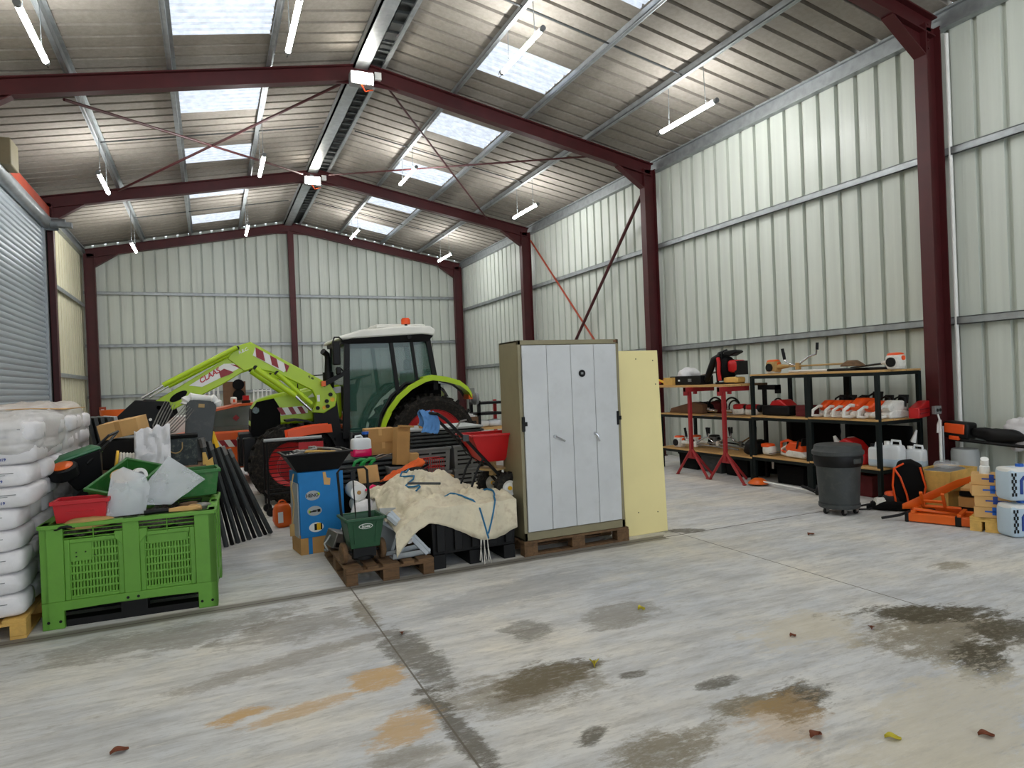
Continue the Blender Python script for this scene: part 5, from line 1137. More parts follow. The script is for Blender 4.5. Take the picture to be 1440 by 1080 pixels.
def red_stand(label, y, x=7.2):
    t = thing('trestle_stand', label, 'stand', (x, y, 0), 0, 'red tripod stands')
    obj('pole', MB().box(-.026, -.026, .33, .026, .026, 1.43), K['stand'], t, bevel=.003)
    obj('head', MB().box(-.1, -.03, 1.40, .5, .03, 1.475).box(-.1, -.035, 1.34, -.05, .035, 1.475).box(.1, -.03, 1.36, .14, .03, 1.42), K['stand'], t, bevel=.004)
    for s in (-1, 1): obj('leg', MB().tube([(0, 0, .46), (0, s * .37, .02)], .022, 8).ell((0, s * .375, .012), (.035, .035, .012), 10, 6), K['stand'], t)
    obj('leg', MB().tube([(0, 0, .46), (.4, 0, .02)], .022, 8), K['stand'], t)
    obj('gusset', MB().prism([(-.09, .3), (.09, .3), (.0, .5)], -.006, .006, 'x').box(-.03, -.03, .36, .03, .03, .42), K['stand'], t)
    return t
red_stand('red tripod stand nearer the dustbin, under the right end of the work board', 8.02)
red_stand('red tripod stand nearer the cream board, under the left half of the work board', 8.82)
t = thing('black_stand', 'black tripod stand under the right end of the work board, between shelves', 'stand', (8.0, 7.98, 0))
obj('pole', MB().box(-.025, -.025, .02, .025, .025, 1.43), K['black'], t); obj('head', MB().box(-.04, -.3, 1.4, .04, .1, 1.475).box(-.04, -.3, 1.34, .04, -.25, 1.475), K['black'], t)
t = thing('work_board', 'long plank work top lying on the red stands, tools spread over it', 'work top', (0, 0, 0))
for i in range(3): obj('plank', MB().box(7.22 + i * .27, 7.93, 1.475, 7.48 + i * .27, 10.2, 1.51), K['pine'] if i < 2 else K['woodd'], t, bevel=.003)
# ---- power tools
def power_head(t, m1, m2, s=1.0, at=(0, 0, 0), nm='engine'):
    x, y, z = at
    e = obj(nm, MB().ell((x, y, z + .1 * s), (.085 * s, .1 * s, .095 * s), 20, 12, .5), K[m2], t)
    obj('engine_cover', MB().ell((x, y, z + .15 * s), (.075 * s, .085 * s, .06 * s), 20, 10, .45).cyl((x, y - .09 * s, z + .14 * s), (x, y - .11 * s, z + .14 * s), .03 * s), K[m1], e)
    obj('starter', MB().cyl((x - .08 * s, y, z + .09 * s), (x - .105 * s, y, z + .09 * s), .06 * s, n=16), K['black'], e)
    obj('tank', MB().ell((x, y, z + .03 * s), (.08 * s, .085 * s, .03 * s), 16, 8, .5), K['swhite'], e)
    return e
def brushcutter(label, p0, p1, hb=None, m1='sorange', m2='swhite', shaft='steel', guard=True, grp='brush cutters', bar=1.0, s=1.0, disc='orange'):
    # power head at p0, cutting head at p1, handle bar at fraction hb
    a, b = V(p0), V(p1)
    t = thing('brush_cutter', label, 'brush cutter', p0, 0, grp)
    d = b - a; yaw_ = math.atan2(d.y, d.x)
    power_head(t, m1, m2, s)
    n = d.normalized()
    obj('shaft', MB().cyl(tuple(n * .08 + V((0, 0, .09 * s))), tuple(d + V((0, 0, .03))), .013, n=8), K[shaft], t)
    obj('clutch_housing', MB().cyl(tuple(n * .08 + V((0, 0, .09 * s))), tuple(n * .3 + V((0, 0, .085))), .045 * s, .02, n=12), K[m2], t)
    side = n.cross(V((0, 0, 1))).normalized()
    if hb:
        c = d * hb + V((0, 0, .07))
        h = obj('handlebar', MB().tube([c + side * -.02 + n * -.26 * bar + V((0, 0, .22)), c + n * -.24 * bar + V((0, 0, .1)), c + n * -.12 * bar + V((0, 0, .03)), c + V((0, 0, .02)), c + n * .1 * bar + V((0, 0, .07)), c + n * .2 * bar + V((0, 0, .12)), c + n * .32 * bar + V((0, 0, .14)), c + n * .34 * bar + V((0, 0, .24))], .013, 8), K['chrome'], t)
        g = MB()
        g.cyl(c + n * -.28 * bar + V((0, 0, .28)), c + n * -.245 * bar + V((0, 0, .12)), .022, n=10).cyl(c + n * .345 * bar + V((0, 0, .3)), c + n * .338 * bar + V((0, 0, .2)), .02, n=10)
        obj('grip', g, K['black'], h)
        obj('clamp', MB().bc(c, (.06, .06, .1)), K[m2], t, bevel=.01)
    if guard:
        q = d + V((0, 0, .02))
        obj('cutting_guard', MB().lathe([(.01, .05), (.06, .05), (.12, .01), (.15, -.02), (.145, -.03), (.1, .0), (.01, .03)], 22, 'z', tuple(q)), K[disc], t)
        obj('cutting_disc', MB().cyl(q + V((0, 0, -.03)), q + V((0, 0, -.015)), .11, n=18), K['black'], t)
    return t
brushcutter('long brush cutter with an upright handlebar across the top boards of the shelves', (7.72, 7.5, 1.65), (7.72, 6.15, 1.72), .34, 'orange', 'leather', 'tan', True, disc='woodd')
brushcutter('brush cutter with orange and white engine at the right end of the top board', (7.8, 5.6, 1.65), (8.25, 6.6, 1.66), None, 'sorange', 'swhite', 'black', False)
brushcutter('white shafted brush cutter on the lowest far shelf behind the left red stand', (7.7, 9.75, .38), (7.72, 8.3, .41), .3, grp='brush cutters on the far low shelf', guard=False)
brushcutter('second brush cutter behind it on the lowest far shelf, handle grips raised', (7.95, 9.6, .38), (7.95, 8.25, .41), .42, grp='brush cutters on the far low shelf', guard=False)
brushcutter('black brush cutter at the back of the lowest far shelf', (8.2, 9.4, .38), (8.2, 8.1, .41), .5, 'black', 'greyp', 'black', False, grp='brush cutters on the far low shelf')
brushcutter('brush cutter with orange mowing head lying on the floor under the shelves', (7.35, 6.42, .0), (7.38, 7.55, .035), None, 'black', 'black', 'white', True, s=.55)
for i, (x, y, z) in enumerate(((7.85, 6.1, 1.65), (7.98, 6.9, 1.65))):
    solo('tool_shaft', ('black steel shaft lying behind the long brush cutter', 'white and black shaft on the top board beside the handlebar')[i], 'tool shaft', MB().cyl((0, -.55, .02), (0, .55, .02), .018, n=8), K['black'] if i == 0 else K['white'], (x, y, z), 0)
def chainsaw(label, loc, rz, m1='sorange', bar=True, grp='orange and white saws on the middle shelf'):
    t = thing('chainsaw', label, 'chainsaw', loc, rz, grp)
    # saw faces -x: white lower body, orange cover, black handles, bar going +x... kept compact
    obj('lower_body', MB().prism([(-.2, .0), (.18, .0), (.2, .06), (.12, .11), (-.12, .1), (-.22, .05)], -.07, .07), K['swhite'], t, bevel=.02)
    obj('engine_cover', MB().prism([(-.14, .08), (.17, .08), (.2, .15), (.1, .23), (-.08, .22), (-.15, .15)], -.065, .065), K[m1], t, bevel=.02)
    obj('air_opening', MB().cyl((-.045, -.075, .15), (-.045, -.06, .15), .024, n=14).box(.02, -.075, .12, .1, -.064, .13).box(.02, -.075, .15, .09, -.064, .16), K['black'], t)
    obj('rear_handle', MB().tube([(.14, 0, .14), (.24, 0, .15), (.33, 0, .1), (.34, 0, .03), (.25, 0, .02), (.17, 0, .03)], .02, 8), K['swhite'], t)
    obj('front_handle', MB().tube([(-.06, -.09, .02), (-.08, -.1, .12), (-.09, -.07, .24), (-.09, 0, .27), (-.09, .07, .25), (-.07, .09, .14)], .013, 8), K['black'], t)
    obj('hand_guard', MB().prism([(-.15, .18), (-.13, .18), (-.15, .29), (-.17, .29)], -.07, .07), K['black'], t, bevel=.006)
    if bar: obj('guide_bar', MB().prism([(-.2, .035), (-.42, .05), (-.45, .07), (-.42, .09), (-.2, .085)], .02, .028), K['steel'], t)
    return t
cs = chainsaw('first orange chainsaw from the left on the saw shelf', (7.86, 6.58, 1.03), 168)
for i, (y, rz, sc, lb) in enumerate(((6.415, 176, 1.0, 'second orange chainsaw from the left on the saw shelf'), (6.245, 166, 1.0, 'third orange chainsaw from the left on the saw shelf'), (6.06, 172, 1.15, 'tallest orange chainsaw, middle of the saw shelf with round opening'), (5.885, 170, 1.0, 'orange chainsaw just left of the shelf post'))):
    d = dup(cs, lb, (7.86, y, 1.03), (0, 0, R(rz))); d.scale = (sc,) * 3
chainsaw('white bodied chainsaw just right of the shelf post', (7.95, 5.735, 1.03), 178, 'swhite')
t = thing('red_toolbox', 'long red plastic chainsaw case at the right end of the saw shelf', 'case', (8.2, 5.58, 1.03), 20)
obj('body', MB().prism([(-.28, 0), (.28, 0), (.3, .2), (.1, .2), (-.28, .13)], -.06, .06), K['bred'], t, bevel=.01); obj('ribs', MB().box(-.25, -.066, .05, .25, -.058, .065).box(-.25, -.066, .1, .2, -.058, .115), K['dred'], t)
# middle unit, middle shelf
t = thing('black_tool_bag', 'black tool case with red cover on the middle shelf between the posts', 'case', (7.82, 7.45, 1.02), 90)
obj('body', MB().box(-.26, -.16, 0, .26, .16, .15), K['black'], t, bevel=.02); obj('red_cover', MB().prism([(-.2, .14), (.16, .14), (.1, .22), (-.06, .24)], -.12, .12), K['bred'], t, bevel=.02); obj('handle', MB().tube(arc((.1, -.02, .16), .09, 0, 180, 8), .012, 6), K['black'], t)
solo('red_case', 'dark red ribbed case right of the black tool case', 'case', MB().box(-.12, -.1, 0, .12, .1, .16).box(-.125, -.105, .05, .125, .105, .06).box(-.125, -.105, .1, .125, .105, .11), K['maroon'], (7.8, 6.98, 1.02), 90, bevel=.008)
# far unit, middle shelf
for i, (y, lb) in enumerate(((8.28, 'white and orange hedge trimmer body left of the shelf post'), (8.0, 'white and orange hedge trimmer body nearest the shelf post'))):
    t = thing('hedge_trimmer', lb, 'hedge trimmer', (7.78, y, 1.0), 90, 'hedge trimmers on the far middle shelf')
    obj('body', MB().ell((0, 0, .06), (.13, .09, .06), 20, 10, .5), K['swhite'], t); obj('cover', MB().ell((0, 0, .13), (.11, .09, .05), 18, 8, .5), K['bred'], t); obj('black_side', MB().ell((-.09, -.03, .11), (.07, .08, .06), 16, 8, .6), K['black'], t)
    obj('cap', MB().cyl((.13, -.08, .06), (.13, -.11, .06), .03, n=14), K['bred'], t)
    obj('blade', MB().prism([(.1, .02), (.12, .02), (.12, .03), (.1, .03)], .05, .7), K['steel'], t)
for i, (y, lb) in enumerate(((9.0, 'left black hose coil above the steel fittings, behind the stands'), (8.6, 'right black hose coil above the steel fittings, behind the stands'))):
    t = thing('hose_coil', lb, 'hose', (7.9, y, 1.0), 0, 'black hose coils on the far shelf')
    obj('hose', MB().tube([(0, .18 * cos(R(a)), .11 + .16 * sin(R(a))) for a in range(-20, 201, 15)], .016, 7).tube([(.05, .13 * cos(R(a)), .1 + .12 * sin(R(a))) for a in range(-20, 201, 15)], .014, 7), K['black'], t)
    obj('fitting', MB().cyl((-.1, -.12, .05), (-.1, .12, .06), .03).ell((-.12, .05, .08), (.03, .04, .03)), K['chrome'], t)
solo('brown_case', 'long brown tool blade cover at the far end of the middle shelf', 'case', MB().prism([(-.45, 0), (.45, 0), (.4, .08), (-.2, .2), (-.45, .16)], -.06, .06), K['brown'], (7.75, 9.55, 1.0), 90, bevel=.01)
solo('black_tool', 'black tools heaped behind the brown blade cover', 'tools', crumple((0, 0, .09), (.4, .12, .1), .7, 41, .05, 26, 12), K['black2'], (8.0, 9.35, 1.0), 90)
solo('red_topped_tool', 'red topped black engine behind the left red stand', 'engine', crumple((0, 0, .1), (.14, .1, .1), .6, 44, .03, 20, 10), K['maroon'], (8.0, 9.05, 1.0), 90)
solo('dark_motor', 'black motor tool at the right end of the far lowest shelf', 'motor', crumple((0, 0, .11), (.16, .14, .11), .6, 47, .04, 22, 12), K['black'], (7.85, 8.05, .38), 90)
# low shelf, middle unit
t = thing('hedge_trimmer', 'white and orange handheld tool with a hanging white tag on the lowest middle shelf', 'hedge trimmer', (7.7, 7.62, .41), 90)
obj('body', MB().ell((0, 0, .08), (.1, .07, .07), 18, 10, .5), K['swhite'], t); obj('cover', MB().ell((.03, 0, .15), (.1, .07, .035), 16, 8, .5), K['sorange'], t); obj('hanging_tag', MB().box(.05, -.13, -.22, .09, -.12, .05), K['white'], t)
obj('blade', MB().prism([(-.1, .04), (-.08, .04), (-.08, .05), (-.1, .05)], -.2, .1), K['steel'], t)
t = chainsaw('large orange saw with looped handle on the lowest middle shelf', (7.72, 7.1, .42), 84, grp='saws on the lowest shelf')
obj('loop_handle', MB().tube([(.05, 0, .2), (.2, 0, .24), (.34, 0, .2), (.34, 0, .08), (.2, 0, .04)], .02, 8), K['sorange'], t)
sp = MB()
for i in range(6): sp.ell((-.12 + .045 * i, -.06, .19), (.02, .03, .03), 8, 6)
obj('orange_spring', sp, K['sorange'], t)
# low shelf, near unit: red machine, jugs
t = thing('blower', 'red and orange leaf blower lying on the lowest shelf behind the dustbin', 'blower', (7.8, 6.2, .42), 90)
obj('body', MB().prism([(-.2, .0), (.1, .0), (.2, .28), (.1, .34), (-.02, .3), (-.2, .12)][::-1], -.12, .12), K['bred'], t, bevel=.03); obj('white_side', MB().box(.1, -.13, .06, .16, .0, .34), K['swhite'], t, bevel=.02); obj('nozzle', MB().tube([(.2, 0, .2), (.3, 0, .26), (.34, 0, .34)], [.05, .04, .02], 10), K['white'], t)
def canister(label, loc, rz, w=.11, h=.26, m='jug', fluid=None, grp='jerrycans on the lowest shelf', cap='white'):
    t = thing('jerrycan', label, 'jerrycan', loc, rz, grp)
    obj('body', MB().ell((0, 0, h * .42), (w, w * .75, h * .42), 22, 12, .32), K[m], t)
    if fluid: obj('fluid_level', MB().ell((0, 0, h * .2), (w * 1.01, w * .76, h * .195), 22, 8, .3), K[fluid], t)
    obj('handle', MB().tube([(-w * .75, 0, h * .76), (-w * .7, 0, h * .98), (w * .1, 0, h), (w * .2, 0, h * .8)], .016, 8), K[m], t)
    obj('cap', MB().cyl((w * .6, 0, h * .8), (w * .6, 0, h * .96), w * .3, n=14), K[cap], t)
    return t
canister('white jerrycan on the right of the lowest shelf, behind the post', (7.78, 5.66, .42), 100, .12, .34, 'jug', 'jugblue')
canister('short milky jerrycan at the shelf end nearest the column', (8.0, 5.52, .42), 100, .11, .27, 'jug', 'jugblue')
canister('printed white jerrycan left of the shelf post', (7.72, 5.84, .42), 95, .09, .3, 'jug', 'jugblue', cap='black')
t = thing('funnel', 'small black spray nozzle with white tip above the jerrycans', 'nozzle', (8.1, 5.62, .42), 0); obj('base', MB().cyl((0, 0, 0), (0, 0, .3), .05, .03), K['black'], t); obj('white_tip', MB().cyl((0, 0, .3), (.0, -.05, .45), .035, .012), K['white'], t)
for i, (y, m, lb) in enumerate(((9.6, 'black2', 'black crate on the floor under the far shelf'), (9.0, 'dgreyp', 'grey crate on the floor under the far shelf'), (8.4, 'black2', 'black box on the floor behind the right red stand'), (7.3, 'black2', 'black box on the floor under the middle shelving unit'), (6.2, 'maroon', 'maroon box on the floor under the nearest shelving unit'))):
    crate(lb, (8.0, y, 0), (0, 0, R(90)), .5, .5, .28, K[m], taper=.95)
# added black sheets stand in for shade on the wall behind the shelves
for i, (y0, y1, z, lb) in enumerate(((6.85, 7.75, .41, 'added black sheet standing for shade at the back of the lowest middle shelf'), (5.76, 6.68, .42, 'added black sheet standing for shade at the back of the lowest near shelf'))):
    solo('shade_sheet', lb, 'cover', MB().grid(lambda a, b: (.02 * noise.noise(V((a * 9, b * 7, i))), y0 + (y1 - y0) * a, .48 * b + .0), 20, 8), K['black2'], (8.29, 0, z), solid=.03)
solo('black_cover', 'long added black sheet standing for shade behind the floor crates under the shelves', 'cover', MB().grid(lambda a, b: (.02 * sin(a * 40), 5.75 + 4.2 * a, .33 * b), 60, 4), K['black2'], (8.43, 0, 0.0), solid=.02)  # black sheet added for the shade under the shelves
# on the work board
def backpack_blower():
    t = thing('backpack_blower', 'red and black backpack blower on the right end of the work board', 'blower', (7.62, 8.35, 1.51), 90)
    obj('frame', MB().tube([(-.12, -.12, .02), (-.14, -.12, .3), (-.1, -.1, .5), (-.02, 0, .54), (-.1, .1, .5), (-.14, .12, .3), (-.12, .12, .02)], .022, 8).box(-.16, -.14, .0, .2, .14, .03).prism([(-.13, .05), (-.05, .05), (-.04, .5), (-.12, .5)], -.11, .11), K['black'], t, bevel=.01)
    obj('fan_housing', MB().lathe([(.03, -.07), (.16, -.06), (.19, -.02), (.19, .02), (.16, .06), (.03, .07)], 26, 'x', (.0, 0, .25)), K['black2'], t)
    obj('red_strip', MB().tube([(-.03, -.19, .06), (-.04, -.2, .2), (-.03, -.2, .34), (-.06, -.18, .42)], .03, 8), K['bred'], t)
    obj('engine_cover', MB().ell((.16, 0, .28), (.1, .13, .1), 18, 10, .4), K['bred'], t); obj('engine_fins', MB().box(.2, -.12, .14, .28, .12, .36), K['black'], t)
    obj('tank', MB().ell((.12, -.02, .06), (.14, .13, .05), 18, 8, .4), K['leather'] if 0 else K['yelwood'], t)
    obj('air_hose', MB().tube([(-.06, -.1, .46), (-.18, -.12, .4), (-.28, -.1, .22), (-.38, -.06, .08), (-.5, -.05, .05)], [.05, .055, .055, .05, .045], 12), K['black'], t)
    obj('top_cap', MB().prism([(-.04, .46), (.1, .44), (.24, .5), (.2, .54), (.0, .53)], -.1, .1), K['black'], t, bevel=.02)
for _ in (0,): backpack_blower()
bb = [o for o in SC.objects if o.name.startswith('backpack_blower')][0]; bb.rotation_euler = (0, 0, R(-78)); 
t = thing('tool_case', 'long black tool case lying open on the work board', 'case', (7.5, 9.15, 1.51), 90); obj('body', MB().box(-.42, -.14, 0, .38, .14, .15), K['black'], t, bevel=.012); obj('latch', MB().box(-.2, .14, .05, -.12, .15, .1), K['greyp'], t); obj('latch_plate', MB().box(.1, .14, .06, .14, .15, .09), K['white'], t)
solo('white_cloth', 'bundled white cloth behind the black tool case', 'cloth', crumple((0, 0, .08), (.17, .14, .1), .8, 51, .09, 36, 22), K['sack'], (7.72, 9.45, 1.58), 0, ang=60)
solo('white_sheet', 'white folded sheet draped between the tool case and the blower', 'sheet', MB().grid(lambda a, b: (-.1 + .2 * b, -.35 + .7 * a, .14 + .12 * (1 - a) + .02 * noise.noise(V((a * 7, b * 5, 9)))), 16, 6), K['sack'], (7.78, 8.85, 1.51), solid=.012)
t = thing('wooden_box', 'small yellow wooden box at the left end of the work board', 'box', (7.36, 9.5, 1.51), 0); obj('box_body', MB().box(-.07, -.12, 0, .07, .12, .13), K['yelwood'], t, bevel=.004)
for i, (y, m, lb) in enumerate(((9.75, 'yellow', 'yellow handled hand tool beside the small wooden box'), (9.85, 'bred', 'red handled hand tool at the left end of the work board'), (9.8, 'black', 'black handled hand tool behind the red handled one'))):
    solo('hand_tool', lb, 'hand tool', MB().tube([(0, -.16, .02 + .02 * i), (0, 0, .05 + .03 * i), (0, .16, .1 if i == 0 else .03)], .02, 8), K[m], (7.4 + .08 * i, y, 1.51), 10 * i)
# ------------------------------------------------------------------ dustbin on its dolly
def dustbin():
    t = thing('dustbin', 'round grey plastic dustbin with lid on a castor dolly', 'dustbin', (6.66, 5.55, 0))
    b = obj('barrel', MB().lathe([(.01, .1), (.205, .1), (.215, .14), (.245, .66), (.262, .67), (.262, .70), (.25, .72), (.01, .72)], 40), K['dgreyp'], t)
    h = MB()
    for s in (-1, 1): h.box(-.06, s * .24 - .03, .6, .06, s * .24 + .03, .66)
    obj('side_handle', h, K['dgreyp'], b, bevel=.01)
    obj('bin_liner', MB().lathe([(.25, .56 + 0), (.262, .6), (.268, .66), (.262, .685), (.25, .69)], 40), K['black'], t)
    obj('lid', MB().lathe([(.272, .69), (.28, .70), (.28, .735), (.262, .75), (.25, .80), (.235, .808), (.05, .80), (.01, .80)], 40), K['dgreyp'], t)
    obj('dolly', MB().lathe([(.01, .075), (.215, .075), (.225, .09), (.225, .125), (.212, .125), (.21, .1), (.01, .1)], 32), K['dgreyp'], t)
    for k in range(5):
        a = R(20 + 72 * k); x, y = .17 * cos(a), .17 * sin(a)
        c = obj('castor', MB().lathe([(.006, -.014), (.034, -.014), (.038, 0), (.034, .014), (.006, .014)], 16, 'y', (x, y, .038)), K['black'], t)
        obj('fork', MB().box(x - .02, y - .022, .03, x + .02, y - .016, .08).box(x - .02, y + .016, .03, x + .02, y + .022, .08), K['steel'], c)
dustbin()
# ------------------------------------------------------------------ corner by the red column
def mower_lift():
    t = thing('floor_lift', 'orange scissor lift frame with raised arm and black ends lying on the floor', 'lift', (7.02, 4.62, 0), 0)
    o = K['orange']
    a, b = V((-.16, .23, .05)), V((.1, -.38, .05)); d = (b - a).normalized(); yaw_ = math.atan2(d.y, d.x)
    m = MB().at((-.03, -.08, 0), (0, 0, yaw_)); m.box(-.33, -.035, .01, .33, .035, .1)
    obj('base_beam', m, o, t, bevel=.006)
    m = MB().at((-.03, -.08, 0), (0, 0, yaw_)); 
    for q in ((-.36, -.04, 0, -.32, .04, .11), (.1, -.04, .0, .16, .042, .105), (.3, -.042, .0, .4, .045, .105)): obj('black_end', MB().at((-.03, -.08, 0), (0, 0, yaw_)).box(*q), K['black'], t, bevel=.01)
    m = MB().at((.16, .08, 0), (0, 0, yaw_)); m.box(-.28, -.03, .06, .3, .03, .12); obj('base_beam', m, o, t, bevel=.006)
    m = MB().at((.06, .0, .0), (0, 0, yaw_))
    m.box(-.26, -.16, .1, -.22, .2, .13).box(.16, -.16, .1, .2, .2, .13).cyl((-.25, -.1, .14), (.2, .14, .06), .02)
    obj('cross_member', m, o, t, bevel=.004)
    m = MB().at((.12, .04, .12), (R(38), 0, yaw_)); m.box(-.18, 0, 0, -.15, .03, .24).box(.02, 0, 0, .05, .03, .24).box(-.18, 0, .1, .05, .02, .13).box(-.18, .0, .0, .18, .03, .04)
    obj('ladder_frame', m, o, t, bevel=.003)
    obj('lift_arm', MB().loft([[(-.04 + .28 * 0 - .03, .36, .1), (.02, .3, .1), (.02, .3, .16), (-.07, .36, .16)], [(.3, -.02, .38), (.36, -.06, .38), (.36, -.06, .44), (.3, -.02, .44)], [(.44, -.12, .44), (.5, -.16, .44), (.5, -.16, .49), (.44, -.12, .49)]]), o, t, bevel=.006)
    obj('arm_tip', MB().cyl((.47, -.14, .43), (.47, -.14, .5), .05, n=14), K['black'], t)
    obj('black_hose', MB().tube([(-.35, .4, .03), (-.2, .3, .06), (-.1, .25, .1), (.1, .1, .12)], .015, 7), K['black'], t)
mower_lift()
t = thing('backpack_harness', 'black backpack harness with orange piping propped by the shelf end', 'backpack', (7.38, 5.22, 0), -55, None)
obj('pad', MB().prism([(-.14, 0), (.16, 0), (.2, .3), (.16, .54), (.05, .6), (-.08, .58), (-.14, .4)], -.08, .06), K['black2'], t, bevel=.03)
obj('orange_piping', MB().tube([(-.1, -.1, .02), (-.14, -.1, .3), (-.12, -.1, .5), (-.02, -.1, .56)], .012, 6).tube([(.02, -.1, .05), (.0, -.1, .2), (-.06, -.1, .4), (-.12, -.1, .5)], .012, 6).tube([(.15, -.1, .1), (.19, -.1, .3), (.14, -.1, .52)], .012, 6), K['sorange'], t)
obj('waist_strap', crumple((-.18, -.06, .06), (.2, .09, .06), .7, 61, .03, 24, 12), K['black2'], t); obj('buckle', MB().box(-.42, -.1, .01, -.3, -.02, .06), K['black'], t)
t = thing('hand_blower', 'white and orange hand blower lying on the floor behind the dustbin', 'blower', (7.3, 5.32, 0), 150); obj('body', MB().ell((0, 0, .1), (.13, .09, .09), 18, 10, .6), K['black'], t); obj('orange_cover', MB().ell((0, 0, .17), (.1, .07, .05), 16, 8, .5), K['sorange'], t); obj('white_nose', MB().cyl((.08, 0, .08), (.22, 0, .1), .07, .05, n=16), K['swhite'], t)
solo('black_hose', 'thin black hose looping on the floor behind the dustbin', 'hose', MB().tube([(7.2, 5.4, .1), (7.05, 5.5, .06), (6.95, 5.62, .02), (6.85, 5.75, .012)], .012, 7).tube([(7.15, 5.42, .06), (7.05, 5.46, .015), (6.9, 5.56, .012)], .01, 7), K['black'])
t = thing('wooden_box', 'shallow yellow wooden box of screws and film on a matching box', 'box', (7.78, 5.02, .25), 8)
obj('tray', MB().frustum((.62, .36), (.66, .4), 0, .23, .014), K['yelwood'], t, bevel=.003); obj('contents', crumple((0, 0, .19), (.29, .15, .04), .6, 66, .04, 30, 10), K['greyp'], t); obj('clear_film', crumple((.08, .02, .24), (.15, .1, .05), .7, 67, .04, 24, 14), K['film'], t, ang=60)
solo('wooden_box', 'closed yellow wooden box under the box of screws', 'box', MB().box(-.26, -.16, 0, .26, .16, .25), K['yelwood'], (7.75, 5.02, 0), 8, bevel=.004)
for i, (z, m) in enumerate(((0, 'black'), (.13, 'card'), (.25, 'black2'), (.31, 'card2'))):
    solo('flat_pack', ('black flat case at the bottom of the pile behind the lift', 'flat tan carton second in the pile behind the lift', 'black tray of papers third in the pile behind the lift', 'open tan sheaf of papers topping the pile behind the lift')[i], ('case', 'box', 'tray', 'papers')[i], MB().box(-.28, -.22, 0, .28, .22, (.12, .11, .05, .03)[i]), K[m], (7.72, 4.5, z), 12 + 3 * i, bevel=.004)
pallet('short new pallet under the blue taped cartons', (7.3, 4.17, 0), 20, K['yelwood'], .6, .4)
CB = [(7.12, 4.13, .144), (7.12, 4.13, .252), (7.1, 4.15, .36), (7.12, 4.15, .468), (7.42, 4.25, .144), (7.42, 4.25, .252)]
for i, p in enumerate(CB):
    lb = '%s blue taped carton of the %s pile on the short pallet' % (('bottom', 'second', 'third', 'topmost', 'bottom', 'top')[i], 'front' if i < 4 else 'back')
    t = thing('carton', lb, 'box', p, 28 + 4 * (i % 3), 'blue taped cartons on the short pallet')
    obj('body', MB().box(-.11, -.15, 0, .11, .15, .106), K['card2'], t, bevel=.003)
    obj('blue_tape', MB().box(-.112, -.04, .03, -.108, -.0, .108).box(-.112, -.12, .055, -.108, .06, .07), K['navy'] if i % 2 else K['bluecap'], t)
    obj('blue_tape', MB().box(-.03, -.152, .03, .01, -.148, .108).box(-.06, -.152, .05, .08, -.148, .065), K['bluecap'], t)
for i, (x, y, lb) in enumerate(((7.08, 4.17, 'white capped spray bottle standing on the taped cartons'), (7.36, 4.26, 'pinkish white spray bottle behind the white capped one'))):
    t = thing('spray_bottle', lb, 'bottle', (x, y, .574 if i == 0 else .358), 0, 'bottles on the taped cartons')
    obj('bottle', MB().lathe([(.01, 0), (.045, 0), (.045, .07), (.02, .1), (.01, .1)], 16), K['white'] if i == 0 else K['jug'], t); obj('cap', MB().cyl((0, 0, .09), (-.03, -.02, .15), .036, n=16), K['white'], t)
def water_can(label, loc, rz, print_=True):
    t = thing('water_canister', label, 'canister', loc, rz, 'blue printed canisters')
    obj('body', MB().ell((0, 0, .16), (.13, .11, .16), 26, 14, .3), K['jugblue'], t)
    obj('top', MB().ell((0, 0, .285), (.128, .108, .035), 22, 8, .4), K['white'], t)
    obj('cap', MB().cyl((.05, 0, .31), (.05, 0, .345), .035, n=16), K['bluecap'], t)
    c = MB()
    for r_ in range(7):
        for q in range(3):
            if (r_ + q) % 2 == 0: c.box(-.122 + q * .016, -.1135, .05 + r_ * .032, -.106 + q * .016, -.109, .082 + r_ * .032)
    obj('checker_print', c, K['black'], t)
    obj('blue_letter', MB().tube([(-.03, -.112, .07), (-.03, -.112, .2), (.0, -.112, .235), (.05, -.112, .235), (.07, -.112, .2), (.07, -.112, .07)], .014, 6), K['navy'], t)
    return t
w1 = water_can('lower blue and white printed canister at the right edge of the floor', (7.09, 3.9, 0), -20)
dup(w1, 'upper blue and white printed canister stacked on the lower one', (7.09, 3.9, .35), (0, 0, R(-22)))
dup(w1, 'printed canister behind the stacked pair, its blue cap showing above', (7.36, 3.76, .0), (0, 0, R(-30)))
dup(w1, 'second printed canister of the rear column, dark blue top', (7.36, 3.76, .35), (0, 0, R(-30)))
# tools and socket on the column and wall
t = thing('wall_socket', 'grey socket box with a short cable on the red column', 'socket', (8.3, 5.44, 1.12), 0)
obj('box_body', MB().box(-.09, -.05, -.05, .03, .0, .05), K['greyp'], t, bevel=.006); obj('socket_hole', MB().cyl((-.05, -.055, 0), (-.05, -.05, 0), .02, n=12).cyl((-.0, -.055, 0), (-.0, -.05, 0), .02, n=12), K['black'], t); obj('cable', MB().tube([(-.02, -.03, -.05), (-.02, -.05, -.12), (-.07, -.06, -.18), (-.08, -.06, -.28)], .012, 6), K['white'], t)
t = thing('conduit_pipe', 'pale double conduit pipe running down to the box of screws by the column', 'pipe', (8.24, 5.36, .5), 0); obj('pipe', MB().cyl((0, 0, -.02), (0, 0, .5), .018, n=10), K['white'], t); obj('pipe', MB().cyl((.05, 0, -.02), (.05, 0, .42), .014, n=10), K['galv'], t)
struct('trim_conduit', MB().cyl((8.72, 5.41, .02), (8.72, 5.41, 5.9), .025, n=10), K['white'])
t = thing('hedge_cutter', 'black and orange engine hedge cutter hanging against the near wall sheet', 'hedge cutter', (8.45, 5.12, .82), 0, None, (R(4), 0, R(0)))
